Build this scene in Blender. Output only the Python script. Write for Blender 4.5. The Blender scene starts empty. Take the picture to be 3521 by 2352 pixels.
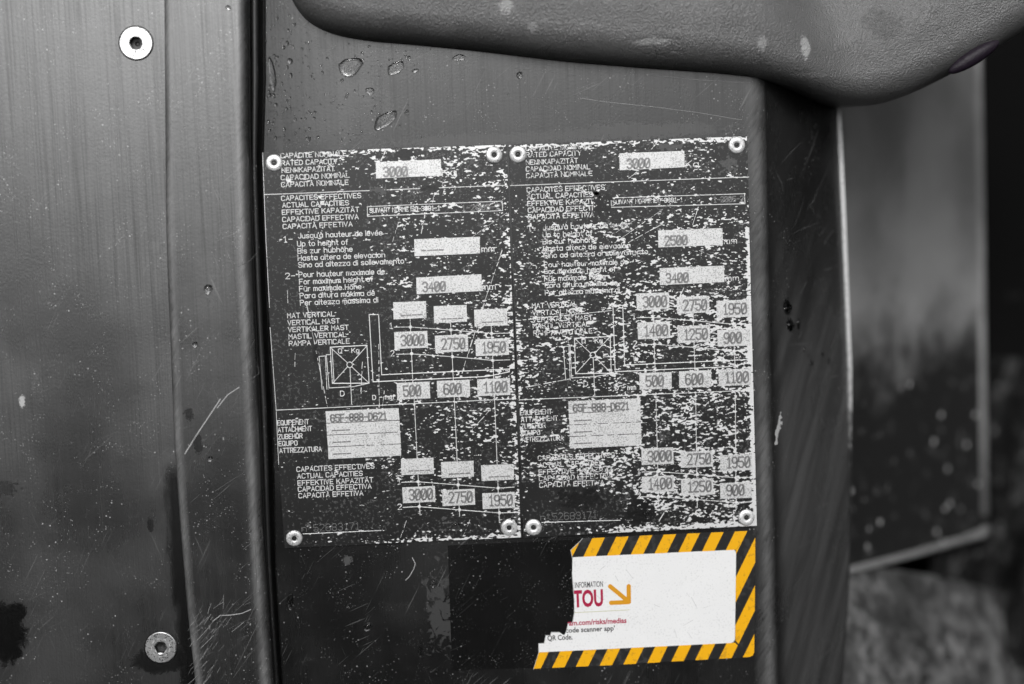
import bpy, bmesh, math, random
import numpy as np
from mathutils import Matrix, Vector
from statistics import NormalDist

S = bpy.context.scene
COL = S.collection
random.seed(7)
rng = np.random.default_rng(11)

# ------------------------------------------------------------------ camera
PW, PH = 3521.0, 2352.0                 # size of the photograph the measurements refer to
LENS = 50.0
FPX = LENS / 36.0 * PW
CAM = np.array([0.08692, -0.66169, -0.03302])
PITCH, ROLL, YAW = -0.08836, 0.03858, -0.03625
def rot_x(a): c, s = math.cos(a), math.sin(a); return np.array([[1,0,0],[0,c,-s],[0,s,c]])
def rot_y(a): c, s = math.cos(a), math.sin(a); return np.array([[c,0,s],[0,1,0],[-s,0,c]])
def rot_z(a): c, s = math.cos(a), math.sin(a); return np.array([[c,-s,0],[s,c,0],[0,0,1]])
BASIS = rot_z(YAW) @ rot_x(PITCH) @ rot_y(ROLL)      # columns: right, forward, up
cd = bpy.data.cameras.new('camera'); cam = bpy.data.objects.new('camera', cd); COL.objects.link(cam)
cd.lens = LENS; cd.sensor_width = 36.0; cd.clip_start = 0.02; cd.clip_end = 100.0
r_, f_, u_ = BASIS[:, 0], BASIS[:, 1], BASIS[:, 2]
cam.matrix_world = Matrix(((r_[0], u_[0], -f_[0], CAM[0]), (r_[1], u_[1], -f_[1], CAM[1]), (r_[2], u_[2], -f_[2], CAM[2]), (0, 0, 0, 1)))
cd.dof.use_dof = True; cd.dof.focus_distance = 0.664; cd.dof.aperture_fstop = 2.4
S.camera = cam

# ------------------------------------------------------------------ overcast daylight
SUN_EL, SUN_AZ = math.radians(31), math.radians(186)     # low bright haze behind the camera
w = bpy.data.worlds.new('World'); S.world = w; w.use_nodes = True
nt = w.node_tree; nt.nodes.clear()
wo = nt.nodes.new('ShaderNodeOutputWorld'); bg = nt.nodes.new('ShaderNodeBackground')
sky = nt.nodes.new('ShaderNodeTexSky'); sky.sky_type = 'NISHITA'; sky.sun_disc = False
sky.sun_elevation = SUN_EL; sky.sun_rotation = SUN_AZ; sky.dust_density = 5.0; sky.air_density = 1.0
hs = nt.nodes.new('ShaderNodeHueSaturation'); hs.inputs['Saturation'].default_value = 0.0   # grey cloud cover
nt.links.new(sky.outputs[0], hs.inputs['Color']); nt.links.new(hs.outputs[0], bg.inputs[0])
bg.inputs[1].default_value = 0.085
nt.links.new(bg.outputs[0], wo.inputs[0])
sd = bpy.data.lights.new('sun', 'SUN'); sun = bpy.data.objects.new('sun', sd); COL.objects.link(sun)
sd.energy = 1.0; sd.angle = math.radians(14); sd.color = (1.0, 0.99, 0.98)
sdir = Vector((math.sin(SUN_AZ) * math.cos(SUN_EL), math.cos(SUN_AZ) * math.cos(SUN_EL), math.sin(SUN_EL)))
sun.rotation_euler = sdir.to_track_quat('Z', 'Y').to_euler()
sun.location = (0, -2, 2)
S.view_settings.view_transform = 'Standard'; S.view_settings.look = 'None'
S.view_settings.exposure = 0.3; S.view_settings.gamma = 1.0; S.view_settings.use_curve_mapping = False
S.cycles.use_denoising = True
S.cycles.max_bounces = 8; S.cycles.caustics_refractive = False

# ------------------------------------------------------------------ measuring helpers
def ray(px, py):
    d = BASIS @ np.array([(px - PW / 2) / FPX, 1.0, -(py - PH / 2) / FPX]); return d
def U(px, py, Y=0.0):
    """photograph pixel -> point on the plane of depth Y"""
    d = ray(px, py); t = (Y - CAM[1]) / d[1]; p = CAM + d * t
    return np.array([p[0], Y, p[2]])
def D(x, y, Y=0.0): return U(x * 1.5, y * 1.5, Y)      # coordinates of the 2347 px wide view
def zoomer(x0, y0, sc):
    return lambda u, v, Y=0.0: U(x0 + u / sc, y0 + v / sc, Y)
Z1 = zoomer(900, 460, 2.6136); Z2 = zoomer(900, 1000, 2.6136); Z3 = zoomer(900, 1350, 2.609)
Z4 = zoomer(1730, 440, 2.609); Z5 = zoomer(1730, 960, 2.609); Z6 = zoomer(1730, 1350, 2.609)
ZS = zoomer(1500, 1750, 1.9567); ZW = zoomer(850, 0, 1.9567)

# plane of the folded flange
YR = .0011
PHI = math.radians(50); RB = .0105
PANEL_L = [(0, 908), (274, 909), (600, 899), (957, 913), (1400, 934), (1957, 945), (2352, 969)]
FLANGE_R = [(-400, 2850), (345, 2873), (700, 2890), (1290, 2915), (1875, 2921), (2100, 2910), (2352, 2893), (2700, 2860)]
XB = (U(2585, 420, YR)[0] + U(2612, 1800, YR)[0]) / 2
FX0, FY0 = XB + RB * math.sin(PHI), YR + RB * (1 - math.cos(PHI))
def on_flange(px, py, out=0.0):
    d = ray(px, py); nx, ny = math.sin(PHI), -math.cos(PHI)
    t = (nx * (FX0 - CAM[0]) + ny * (FY0 - CAM[1]) + out) / (nx * d[0] + ny * d[1]); return CAM + d * t

# ------------------------------------------------------------------ object helpers
def obj(name, verts, faces, mat, parent=None, origin=None, smooth=False, **props):
    me = bpy.data.meshes.new(name)
    v = np.asarray(verts, float).reshape(-1, 3)
    if parent is not None: o0 = np.array(parent['_o'])
    else: o0 = np.array(origin if origin is not None else v.mean(0))
    me.from_pydata((v - o0).tolist(), [], [list(f) for f in faces])
    if mat: me.materials.append(mat)
    if smooth: me.polygons.foreach_set('use_smooth', [True] * len(me.polygons))
    me.update()
    o = bpy.data.objects.new(name, me); COL.objects.link(o)
    o['_o'] = [float(a) for a in o0]
    if parent is not None:
        o.parent = parent
    else: o.location = o0
    for k, a in props.items(): o[k] = a
    return o
def thing(name, loc, **props):
    o = bpy.data.objects.new(name, None); COL.objects.link(o); o.location = loc; o['_o'] = [float(a) for a in loc]
    o.empty_display_size = 0.01
    for k, a in props.items(): o[k] = a
    return o
def copy_tree(o, loc, parent):
    c = o.copy(); COL.objects.link(c); c.parent = parent
    if loc is not None: c.location = np.array(loc) - np.array(parent['_o'])
    for ch in o.children:
        d = ch.copy(); COL.objects.link(d); d.parent = c
    return c
def grid_faces(nr, nc, off=0):
    return [(off + i * nc + j, off + i * nc + j + 1, off + (i + 1) * nc + j + 1, off + (i + 1) * nc + j) for i in range(nr - 1) for j in range(nc - 1)]
def prism(poly, thick):
    """polygon of 3D points, its front at the given Y, extruded back by thick"""
    n = len(poly); p = np.array(poly, float); b = p.copy(); b[:, 1] += thick
    a2 = sum(p[i, 0] * p[(i + 1) % n, 2] - p[(i + 1) % n, 0] * p[i, 2] for i in range(n))
    if a2 < 0: p = p[::-1]; b = b[::-1]
    f = [tuple(range(n)), tuple(range(2 * n - 1, n - 1, -1))] + [(i, i + n, (i + 1) % n + n, (i + 1) % n) for i in range(n)]
    return np.vstack([p, b]), f
def lathe(profile, seg=40):
    """profile of (radius, height towards the camera); axis along -Y"""
    v, f = [], []
    for (r, h) in profile:
        for k in range(seg):
            a = 2 * math.pi * k / seg; v.append((r * math.cos(a), -h, r * math.sin(a)))
    n = len(profile)
    for i in range(n - 1):
        for k in range(seg):
            f.append((i * seg + k, i * seg + (k + 1) % seg, (i + 1) * seg + (k + 1) % seg, (i + 1) * seg + k))
    f.append(tuple((n - 1) * seg + k for k in range(seg)))
    return v, f
_z = [0]
def ribbon(poly, width, y, raise_=0.00004):
    """raised stroke along a polyline in the XZ plane (list of (x,z)); depth y is its foot"""
    p = np.array(poly, float); n = len(p)
    d = np.diff(p, axis=0); L = np.linalg.norm(d, axis=1); L[L == 0] = 1e-9; d = d / L[:, None]
    p = p.copy(); p[0] -= d[0] * width * .4; p[-1] += d[-1] * width * .4
    _z[0] = (_z[0] + 1) % 17; ex = raise_ * (1 + _z[0] * .012)
    V = []
    for i in range(n):
        a = d[max(i - 1, 0)]; b = d[min(i, n - 2)]; t = a + b; q = np.linalg.norm(t)
        t = a if q < .2 else t / q
        nrm = np.array([-t[1], t[0]]); m = width / 2 / max(.55, abs(float(nrm @ np.array([-a[1], a[0]]))))
        for s, h in ((-1, 0), (-.62, 1), (.62, 1), (1, 0)):
            V.append((p[i, 0] + nrm[0] * m * s, y - ex * h, p[i, 1] + nrm[1] * m * s))
    F = grid_faces(n, 4)
    F += [(0, 1, 2, 3), tuple((n - 1) * 4 + k for k in (3, 2, 1, 0))]
    return V, F
def join(parts):
    V, F = [], []
    for v, f in parts:
        o = len(V); V.extend([tuple(a) for a in v]); F.extend([tuple(i + o for i in q) for q in f])
    return V, F
def clip_poly(poly, conv):
    """clip a polygon by a convex counter-clockwise polygon (2D)"""
    out = list(poly)
    for i in range(len(conv)):
        a, b = conv[i], conv[(i + 1) % len(conv)]
        inp, out = out, []
        if not inp: return []
        side = lambda p: (b[0]-a[0])*(p[1]-a[1]) - (b[1]-a[1])*(p[0]-a[0])
        for k in range(len(inp)):
            p, q = inp[k], inp[(k + 1) % len(inp)]
            sp, sq = side(p), side(q)
            if sp >= 0: out.append(p)
            if (sp >= 0) != (sq >= 0):
                t = sp / (sp - sq); out.append((p[0] + (q[0]-p[0])*t, p[1] + (q[1]-p[1])*t))
    return out

# ------------------------------------------------------------------ materials
class NT:
    def __init__(s, name):
        s.m = bpy.data.materials.new(name); s.m.use_nodes = True; s.t = s.m.node_tree; s.b = s.t.nodes['Principled BSDF']
        s.co = s.t.nodes.new('ShaderNodeNewGeometry').outputs['Position']
    def link(s, a, b): s.t.links.new(a, b)
    def setin(s, sock, v):
        if hasattr(v, 'is_output'): s.link(v, sock)
        elif isinstance(v, (int, float)) and sock.type == 'RGBA': sock.default_value = (v, v, v, 1)
        elif isinstance(v, (tuple, list)) and len(v) == 3 and sock.type == 'RGBA': sock.default_value = (*v, 1)
        else: sock.default_value = v
    def P(s, **k):
        for n, v in k.items(): s.setin(s.b.inputs[n.replace('_', ' ')], v)
    def mapping(s, scale=(1, 1, 1), rot=(0, 0, 0), loc=(0, 0, 0)):
        n = s.t.nodes.new('ShaderNodeMapping'); n.vector_type = 'TEXTURE'; n.inputs['Scale'].default_value = tuple(1 / a for a in scale); n.inputs['Rotation'].default_value = rot; n.inputs['Location'].default_value = loc
        s.link(s.co, n.inputs['Vector']); return n.outputs[0]
    def noise(s, scale, detail=3, rough=.55, vec=None, dist=0):
        n = s.t.nodes.new('ShaderNodeTexNoise'); n.inputs['Scale'].default_value = scale; n.inputs['Detail'].default_value = detail
        n.inputs['Roughness'].default_value = rough; n.inputs['Distortion'].default_value = dist; s.link(vec or s.co, n.inputs['Vector']); return n.outputs['Fac']
    def voronoi(s, scale, feature='F1', vec=None, rand=1.0):
        n = s.t.nodes.new('ShaderNodeTexVoronoi'); n.feature = feature; n.inputs['Scale'].default_value = scale; n.inputs['Randomness'].default_value = rand
        s.link(vec or s.co, n.inputs['Vector']); return n.outputs['Distance']
    def math(s, op, a, b=0.0, c=None, clamp=False):
        n = s.t.nodes.new('ShaderNodeMath'); n.operation = op; n.use_clamp = clamp
        for i, v in enumerate((a, b) if c is None else (a, b, c)): s.setin(n.inputs[i], v)
        return n.outputs[0]
    def step(s, v, lo, hi, a=0.0, b=1.0):
        n = s.t.nodes.new('ShaderNodeMapRange'); n.interpolation_type = 'SMOOTHSTEP'
        s.setin(n.inputs[0], v); n.inputs[1].default_value = lo; n.inputs[2].default_value = hi; n.inputs[3].default_value = a; n.inputs[4].default_value = b
        return n.outputs[0]
    def mix(s, f, a, b):
        n = s.t.nodes.new('ShaderNodeMix'); n.data_type = 'RGBA'
        s.setin(n.inputs[0], f); s.setin(n.inputs[6], a); s.setin(n.inputs[7], b); return n.outputs[2]
    def mixf(s, f, a, b):
        n = s.t.nodes.new('ShaderNodeMix'); n.data_type = 'FLOAT'
        s.setin(n.inputs[0], f); s.setin(n.inputs[2], a); s.setin(n.inputs[3], b); return n.outputs[0]
    def bump(s, h, strength, dist):
        n = s.t.nodes.new('ShaderNodeBump'); n.inputs['Strength'].default_value = strength; n.inputs['Distance'].default_value = dist
        s.link(h, n.inputs['Height']); s.link(n.outputs[0], s.b.inputs['Normal']); return n
    def near(s, p, rx, rz):
        """1 at a point falling to 0 at an elliptic distance in XZ"""
        n = s.t.nodes.new('ShaderNodeVectorMath'); n.operation = 'SUBTRACT'; s.link(s.co, n.inputs[0]); n.inputs[1].default_value = (p[0], 0, p[2])
        k = s.t.nodes.new('ShaderNodeVectorMath'); k.operation = 'MULTIPLY'; s.link(n.outputs[0], k.inputs[0]); k.inputs[1].default_value = (1 / rx, 0, 1 / rz)
        l = s.t.nodes.new('ShaderNodeVectorMath'); l.operation = 'LENGTH'; s.link(k.outputs[0], l.inputs[0])
        return s.math('SUBTRACT', 1.0, l.outputs['Value'])
    def xyz(s):
        n = s.t.nodes.new('ShaderNodeSeparateXYZ'); s.link(s.co, n.inputs[0]); return n.outputs

def painted(name, base=.03, rough=.32, ior=1.75, streak=1.0, specks=1.0, scratches=1.0, dust=.5, streak_rot=0.0, stains=(), worn=None, swirl=0, edge_run=False):
    """dark semi-gloss paint with vertical wash streaks, dirt specks and fine scratches"""
    n = NT(name)
    vs = n.mapping((900, 900, 14), (0, streak_rot, 0))
    st = n.noise(1.0, 4, .6, vs)
    vs2 = n.mapping((2600, 2600, 9), (0, streak_rot, 0))
    st2 = n.noise(1.0, 2, .6, vs2)
    big = n.noise(14, 3); cloud = n.noise(60, 4, .6)
    s1 = n.math('MULTIPLY', n.math('ADD', n.step(st, .42, .7), n.step(st2, .5, .75)), .5 * streak)
    col = n.mix(s1, base * .8, base * 1.5 + .004 * streak)
    col = n.mix(n.math('MULTIPLY', n.step(cloud, .45, .75), dust * .35), col, base + .04)
    # dirt specks of two sizes
    for sc, th, dens, amt, k in ((330, .15, .50, 1.0, .34), (700, .20, .50, .9, .26), (1300, .22, .52, .6, .16)):
        vr = n.voronoi(sc); nz = n.noise(sc * .12, 2)
        m = n.math('MULTIPLY', n.step(vr, th, th * .5), n.step(nz, dens, dens + .12))
        col = n.mix(n.math('MULTIPLY', m, min(1, amt * specks)), col, k + .1)
    # scratches: thresholded stretched noise at a few angles
    sm = None
    for (ang, lw, lo) in ((.5, 1500, .70), (-.35, 1900, .71), (1.2, 1700, .72), (.9, 2100, .70)):
        vv = n.mapping((lw, lw, 30), (0, ang, 0)); m = n.math('MULTIPLY', n.step(n.noise(1.0, 1, .4, vv), lo, lo + .05), n.step(n.noise(32 + ang * 9, 2), .5, .62))
        sm = m if sm is None else n.math('MAXIMUM', sm, m)
    col = n.mix(n.math('MULTIPLY', sm, .45 * scratches), col, .2)
    if swirl:
        vv = n.mapping((110, 1, 9), (0, .42, 0)); m = n.step(n.noise(1.0, 4, .55, vv), .3, .8, .35, 1.0); xz = n.xyz()
        m = n.math('MULTIPLY', m, n.step(xz[0], .233, .242)); zz_ = n.math('ADD', xz[2], n.math('MULTIPLY', n.math('SUBTRACT', n.noise(30, 3), .5), .09))
        m = n.math('MULTIPLY', m, n.step(zz_, -.02, -.13, .12, 1.0)); col = n.mix(n.math('MULTIPLY', m, swirl), col, .12)
    r = n.mixf(n.step(big, .35, .7), rough * .8, rough * 1.25)
    r = n.math('ADD', r, n.math('MULTIPLY', s1, .06))
    n.P(Specular_IOR_Level=n.mixf(n.math('MULTIPLY', s1, n.step(big, .3, .6, .5, 1.0)), .66, .26))
    for (p, rx, rz, k, cc, rr) in stains:
        m = n.step(n.math('ADD', n.near(p, rx, rz), n.math('MULTIPLY', n.math('SUBTRACT', n.noise(1.3 / min(rx, rz), 7, .66, dist=1.2), .5), k * 1.7)), .05, .4)
        col = n.mix(m, col, cc); r = n.mixf(m, r, rr)
    if edge_run:            # dirty wet run hugging the rib in its lower half
        pa, pb = U(605, 1600, -.003), U(668, 2352, -.003); sl = (pb[0] - pa[0]) / (pb[2] - pa[2]); q = n.xyz()
        dx = n.math('SUBTRACT', n.math('SUBTRACT', q[0], n.math('MULTIPLY', q[2], sl)), pa[0] - sl * pa[2])
        dx = n.math('ADD', dx, n.math('MULTIPLY', n.math('SUBTRACT', n.noise(1, 5, .6, n.mapping((260, 260, 60))), .5), .009))
        m = n.math('MULTIPLY', n.step(dx, -.0085, -.003), n.step(n.math('ADD', q[2], n.math('MULTIPLY', n.noise(200, 3), .008)), float(U(600, 1580)[2]) + .006, float(U(600, 1640)[2]) + .002))
        col = n.mix(m, col, .004); r = n.mixf(m, r, .16)
    if worn:  # edge abrasion, together with edge highlights painted into the colour
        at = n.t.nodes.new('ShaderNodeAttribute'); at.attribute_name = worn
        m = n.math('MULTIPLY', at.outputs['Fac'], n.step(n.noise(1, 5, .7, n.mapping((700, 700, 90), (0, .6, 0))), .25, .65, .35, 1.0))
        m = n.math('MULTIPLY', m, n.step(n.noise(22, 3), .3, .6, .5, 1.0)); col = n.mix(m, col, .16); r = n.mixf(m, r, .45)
    n.P(Base_Color=col, Roughness=r, IOR=ior)
    h = n.math('ADD', n.math('MULTIPLY', st2, .5), n.math('ADD', n.noise(900, 2), n.math('MULTIPLY', n.noise(35, 2), 2.5)))
    n.bump(h, .25, .00012)
    return n.m
def plain(name, col, rough=.5, metallic=0.0, ior=1.5, var=.15, vscale=700, bump=.0, speck=None, **k):
    n = NT(name); c = np.array(col if isinstance(col, tuple) else (col,) * 3)
    a = n.mix(n.noise(vscale, 4, .65), tuple(c * (1 - var)), tuple(np.minimum(c * (1 + var), 1)))
    if speck:
        m = n.step(n.math('ADD', n.noise(speck[0], 3, .6), n.math('MULTIPLY', n.noise(speck[0] * .09, 2), .25)), speck[1], speck[1] + .05)
        a = n.mix(n.math('MULTIPLY', m, speck[3] if len(speck) > 3 else .9), a, speck[2])
    n.P(Base_Color=a, Roughness=n.mixf(n.noise(vscale * .3, 2), rough * .85, rough * 1.15), Metallic=metallic, IOR=ior, **k)
    if bump: n.bump(n.noise(vscale * 1.2, 3), bump, .0001)
    return n.m

M = {}
M['plate'] = plain('plate_black', .005, .33, ior=1.55, var=.35, vscale=150, bump=.3, speck=(700, .69, .10, .6))
M['alu'] = plain('bare_aluminium', .68, .42, metallic=.4, var=.2, vscale=700, bump=.6, speck=(1500, .66, .2, .6))
M['ink'] = plain('worn_lettering', .72, .45, metallic=.3, var=.3, vscale=900, speck=(650, .72, .06, .7))
M['ink_worn'] = plain('broken_lettering', .74, .45, metallic=.3, var=.35, vscale=900, speck=(600, .67, .05, .8))
M['chip'] = plain('chipped_aluminium', .72, .42, metallic=.35, var=.3, vscale=1800, bump=.5)
M['rubbed'] = plain('rubbed_paint', .07, .42, metallic=.2, var=.75, vscale=900)
M['tar'] = plain('black_grime', .004, .3, var=.6, vscale=600, bump=.8)
M['stamp'] = plain('stamped_metal', .27, .35, metallic=.7, var=.6, vscale=2200)
M['dim'] = plain('dull_engraving', .17, .4, metallic=.4, var=.7, vscale=1500)
M['rivet'] = plain('rivet_aluminium', .78, .35, metallic=.5, var=.15, vscale=900, bump=.3, speck=(1300, .70, .2, .7))
M['hole'] = plain('dark_hole', .012, .4, var=.4, vscale=900)
M['screw'] = plain('zinc_screw', .8, .33, metallic=.95, var=.08, vscale=400, bump=.1, speck=(1300, .7, .05, .9))
M['socket'] = plain('socket_shade', .03, .45, metallic=.2, var=.5, vscale=900)  # shade inside the hex recess put into a dark colour
M['rubber'] = painted('rubber_black', .02, .4, 1.5, .6, .6, .4, .3)
M['black_gap'] = plain('groove_black', .006, .5, var=.3)
M['film'] = painted('residue_black', .006, .22, 1.45, .3, .35, .25, .1)
M['st_black'] = plain('print_black', .018, .3, var=.25, vscale=400, speck=(300, .68, .06, .4))
M['st_yellow'] = plain('print_yellow', (.80, .40, .006), .32, var=.05, vscale=120, speck=(500, .71, (.45, .22, .02), .5))
M['st_white'] = plain('print_white', .76, .35, var=.05, vscale=60, speck=(1100, .70, .45, .35))
M['scuff'] = plain('scuffed_print', .5, .5, var=.3, vscale=900)
M['fibre'] = plain('torn_paper', .4, .7, var=.4, vscale=1500)
M['st_red'] = plain('print_crimson', (.36, .006, .05), .35, var=.06)
M['st_orange'] = plain('print_ochre', (.62, .28, .012), .35, var=.05)
M['st_olive'] = plain('print_olive', (.48, .47, .28), .4, var=.05)
M['st_grey'] = plain('print_dark', .03, .35, var=.1)

WAT = NT('water'); WAT.P(Base_Color=(1.0, 1.0, 1.0), Roughness=0.02, IOR=1.33, Transmission_Weight=1.0); M['water'] = WAT.m

side_stains = [(D(20, 1450), .011, .017, .9, .004, .12), (D(45, 1400), .005, .006, .8, .004, .12),
               (D(372, 1510), .016, .008, .9, .005, .2),
               (D(12, 1118), .009, .004, 1.6, .008, .25), (D(348, 1200), .0018, .004, .8, .006, .2), (D(65, 235), .006, .003, 1.6, .02, .42), (D(358, 566), .003, .003, 1.2, .012, .42), (D(363, 650), .0018, .01, 1.2, .012, .42),
               (D(55, 918), .0016, .0035, 1.2, .35, .6)]
M['side'] = painted('side_panel_paint', .008, .29, 2.0, 1.0, .85, .5, .5, stains=side_stains, edge_run=True)
strip_stains = [(D(440, 945), .003, .004, 1.0, .006, .2), (D(460, 1015), .0025, .005, 1.2, .006, .2), (D(462, 1000), .0018, .003, 1.0, .006, .2), (D(490, 1005), .002, .002, 1.0, .008, .3)
                ]
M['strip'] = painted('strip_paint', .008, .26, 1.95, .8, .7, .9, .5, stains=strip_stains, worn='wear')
data_stains_sheen = [(D(740, 225), .03, .022, 1.2, .022, .26), (D(680, 130), .018, .018, 1.4, .02, .22), (D(795, 1285), .0025, .0025, 2.0, .03, .5), (D(1010, 1390), .007, .02, 3.0, .02, .40),  # first two: wet film's sheen painted as a paler colour
               *[(on_flange(2550 + u / 2.613, 1000 + v / 2.613), .0026, .0036, 1.2, .001, .1) for u, v in ((405, 130), (430, 300))], (D(640, 300), .0022, .03, 1.3, .02, .3), (D(1130, 318), .05, .003, 1.9, .03, .5), (D(1460, 300), .045, .004, 1.9, .025, .5)]  # flange pair: dark look of the drops painted underneath them
M['data'] = painted('instrument_panel_paint', .005, .27, 1.64, .55, .55, .8, .25, stains=data_stains_sheen, swirl=.8, worn='wear')
M['backbox'] = None

# ------------------------------------------------------------------ left side panel
def interp(y, tab):
    ys = [a for a, _ in tab]; xs = [b for _, b in tab]
    if y < ys[0]: return xs[0] + (y - ys[0]) * (xs[1] - xs[0]) / (ys[1] - ys[0])
    if y > ys[-1]: return xs[-1] + (y - ys[-1]) * (xs[-1] - xs[-2]) / (ys[-1] - ys[-2])
    return float(np.interp(y, ys, xs))
ROWS = list(range(-420, 2800, 70))
STRIP_L = [(0, 561), (383, 564), (765, 567), (1000, 574), (1172, 582), (1517, 595), (1862, 620), (2120, 642), (2352, 668)]
STRIP_R = [(0, 851), (510, 854), (1000, 868), (1431, 888), (1862, 905), (2293, 935)]
YP, YF = -0.0030, -0.0072
p00, p10 = U(-900, -500, YP), U(700, -500, YP); p01, p11 = U(-900, 2850, YP), U(760, 2850, YP)
SCREWS = [D(312, 99, YP), D(369, 1484, YP)]
bm = bmesh.new()
def loop(ps): vs = [bm.verts.new(p) for p in ps]; return [bm.edges.new((vs[i], vs[(i + 1) % len(vs)])) for i in range(len(vs))]
ed = loop([p00, p10, p11, p01])
for c in SCREWS: ed += loop([(c[0] + .0079 * math.cos(a), c[1], c[2] + .0079 * math.sin(a)) for a in np.linspace(0, 2 * math.pi, 49)[:-1]])
bmesh.ops.triangle_fill(bm, use_beauty=True, use_dissolve=False, edges=ed, normal=(0, -1, 0))
bm.verts.index_update(); V = [tuple(v.co) for v in bm.verts]; F = [tuple(v.index for v in f.verts) for f in bm.faces]; bm.free()
n0 = len(V); V += [(p[0], p[1] + .0034, p[2]) for p in (p00, p10, p11, p01)]; F += [(n0 + 3, n0 + 2, n0 + 1, n0), (0, 1, n0 + 1, n0), (1, 2, n0 + 2, n0 + 1), (2, 3, n0 + 3, n0 + 2), (3, 0, n0, n0 + 3)]
side = obj('side_panel', V, F, M['side'], label='grey wash-streaked metal side panel left of the raised rib, two screws in it', category='panel')

def make_screw(name, c, seg=48):
    """countersunk hex-socket screw head; built round the axis -Y"""
    R, rs = .0074, .0026
    rings = [('c', R, -.0012), ('c', R, .0004), ('c', R - .0003, .0006), ('c', .0031, .0006), ('h', rs, .0003)]
    v, f = [], []
    for kind, r, h in rings:
        for k in range(seg):
            a = 2 * math.pi * k / seg
            rr = r if kind == 'c' else r / math.cos(((a + .12) % (math.pi / 3)) - math.pi / 6)
            v.append((c[0] + rr * math.cos(a), c[1] - h, c[2] + rr * math.sin(a)))
    for i in range(len(rings) - 1):
        for k in range(seg): f.append((i * seg + k, i * seg + (k + 1) % seg, (i + 1) * seg + (k + 1) % seg, (i + 1) * seg + k))
    o = obj(name, v, f, M['screw'], side)
    bv, bf = [], []
    for r, h in ((rs, .0003), (rs * .97, -.0025), (.0012, -.0026), (.0004, -.0032)):
        for k in range(seg):
            a = 2 * math.pi * k / seg; rr = r / math.cos(((a + .12) % (math.pi / 3)) - math.pi / 6) if r > .002 else r
            bv.append((c[0] + rr * math.cos(a), c[1] - h, c[2] + rr * math.sin(a)))
    for i in range(3):
        for k in range(seg): bf.append((i * seg + k, i * seg + (k + 1) % seg, (i + 1) * seg + (k + 1) % seg, (i + 1) * seg + k))
    bf.append(tuple(3 * seg + k for k in range(seg))); obj('hex_socket', bv, bf, M['socket'], o)
    rv, rf = lathe([(.0079, -.00002), (.0079, -.0012), (.0071, -.0014)], 48); obj('clearance_hole', np.array(rv) + c, rf[:-1], M['hole'], o)
    return o
s1 = make_screw('screw', D(312, 99, YP)); s1['label'] = 'bright clean hex-socket screw, upper one'
s2 = make_screw('screw', D(369, 1484, YP)); s2['label'] = 'grey hex-socket screw with stamped marks, lower one'
c2 = D(369, 1484, YP)
marks = []
for k in range(9):
    a = .35 + k * .7; r0 = .0043; L = .0011 if k % 3 else .0016
    p = np.array([c2[0] + r0 * math.cos(a), c2[2] + r0 * math.sin(a)]); t = np.array([-math.sin(a), math.cos(a)])
    marks.append(ribbon([p - t * L / 2, p + t * L / 2], .0003, c2[1] - .0006, .00008))
obj('stamped_marks', *join(marks), M['alu'], s2)

# ------------------------------------------------------------------ raised rib beside it
def arc(cx, cy, r, a0, a1, n): return [(cx + r * math.cos(a0 + (a1 - a0) * i / n), cy - r * math.sin(a0 + (a1 - a0) * i / n)) for i in range(n + 1)]
rows = []
for y in ROWS:
    a, b = U(interp(y, STRIP_L), y, YF), U(interp(y, STRIP_R), y, YF); W = b[0] - a[0]; z = a[2]
    rl, rr = .0030, .0046
    pr = [(0, .004)] + arc(rl, YF + rl, rl, math.pi, math.pi / 2, 7) + [(W * t_, YF - .00005) for t_ in (.13, .18, .25, .5, .75, .82)] + arc(W - rr, YF + rr, rr, math.pi / 2, 0, 9) + [(W, .022)]
    rows.append([(a[0] + dx, yy, z) for dx, yy in pr])
V = np.array(rows).reshape(-1, 3)
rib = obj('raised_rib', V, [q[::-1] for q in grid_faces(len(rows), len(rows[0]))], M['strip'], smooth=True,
          label='long raised dark rib with rounded edges between side panel and rated plates', category='trim')
wear_sheen = []
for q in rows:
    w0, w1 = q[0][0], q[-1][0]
    wear_sheen += [max(math.exp(-((p[0] - w0 - .0016) / .0017) ** 2), .8 * math.exp(-((w1 - .0035 - p[0]) / .0022) ** 2)) for p in q]
rib.data.attributes.new('wear', 'FLOAT', 'POINT').data.foreach_set('value', wear_sheen)  # pale bands: abrasion plus the rounded edges' highlights painted in
M['scr'] = plain('scratched_bare', .3, .5, var=.4, vscale=1500)
M['scr2'] = plain('scratched_faint', .1, .5, var=.4, vscale=1500)
def scratch(pts, wd, Y, parent, mat='scr', name='scratch'):
    pp = [D(a, b, Y) for a, b in pts]
    return obj(name, *ribbon([(p[0], p[2]) for p in pp], wd, Y, .00003), M[mat], parent)
YS = YF - .0001
scratch([(424, 1040), (452, 995), (480, 953), (505, 915)], .0006, YS, rib)
scratch([(498, 935), (522, 905), (548, 888)], .0005, YS, rib)
scratch([(488, 1424), (505, 1411), (530, 1410), (555, 1406), (575, 1397)], .0004, YS, rib)
scratch([(582, 1382), (588, 1335), (584, 1240)], .0003, YS, rib, 'scr2')
for _ in range(26):
    x, y = random.uniform(435, 590), random.uniform(560, 1560); L = random.uniform(15, 80); a = random.uniform(-1.2, -.3)
    scratch([(x, y), (x + L * .5 * math.cos(a), y + L * .5 * math.sin(a) + random.uniform(-3, 3)), (min(x + L * math.cos(a), 590), y + L * math.sin(a))], random.uniform(.00009, .0002), YS, rib, 'scr2')

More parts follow.
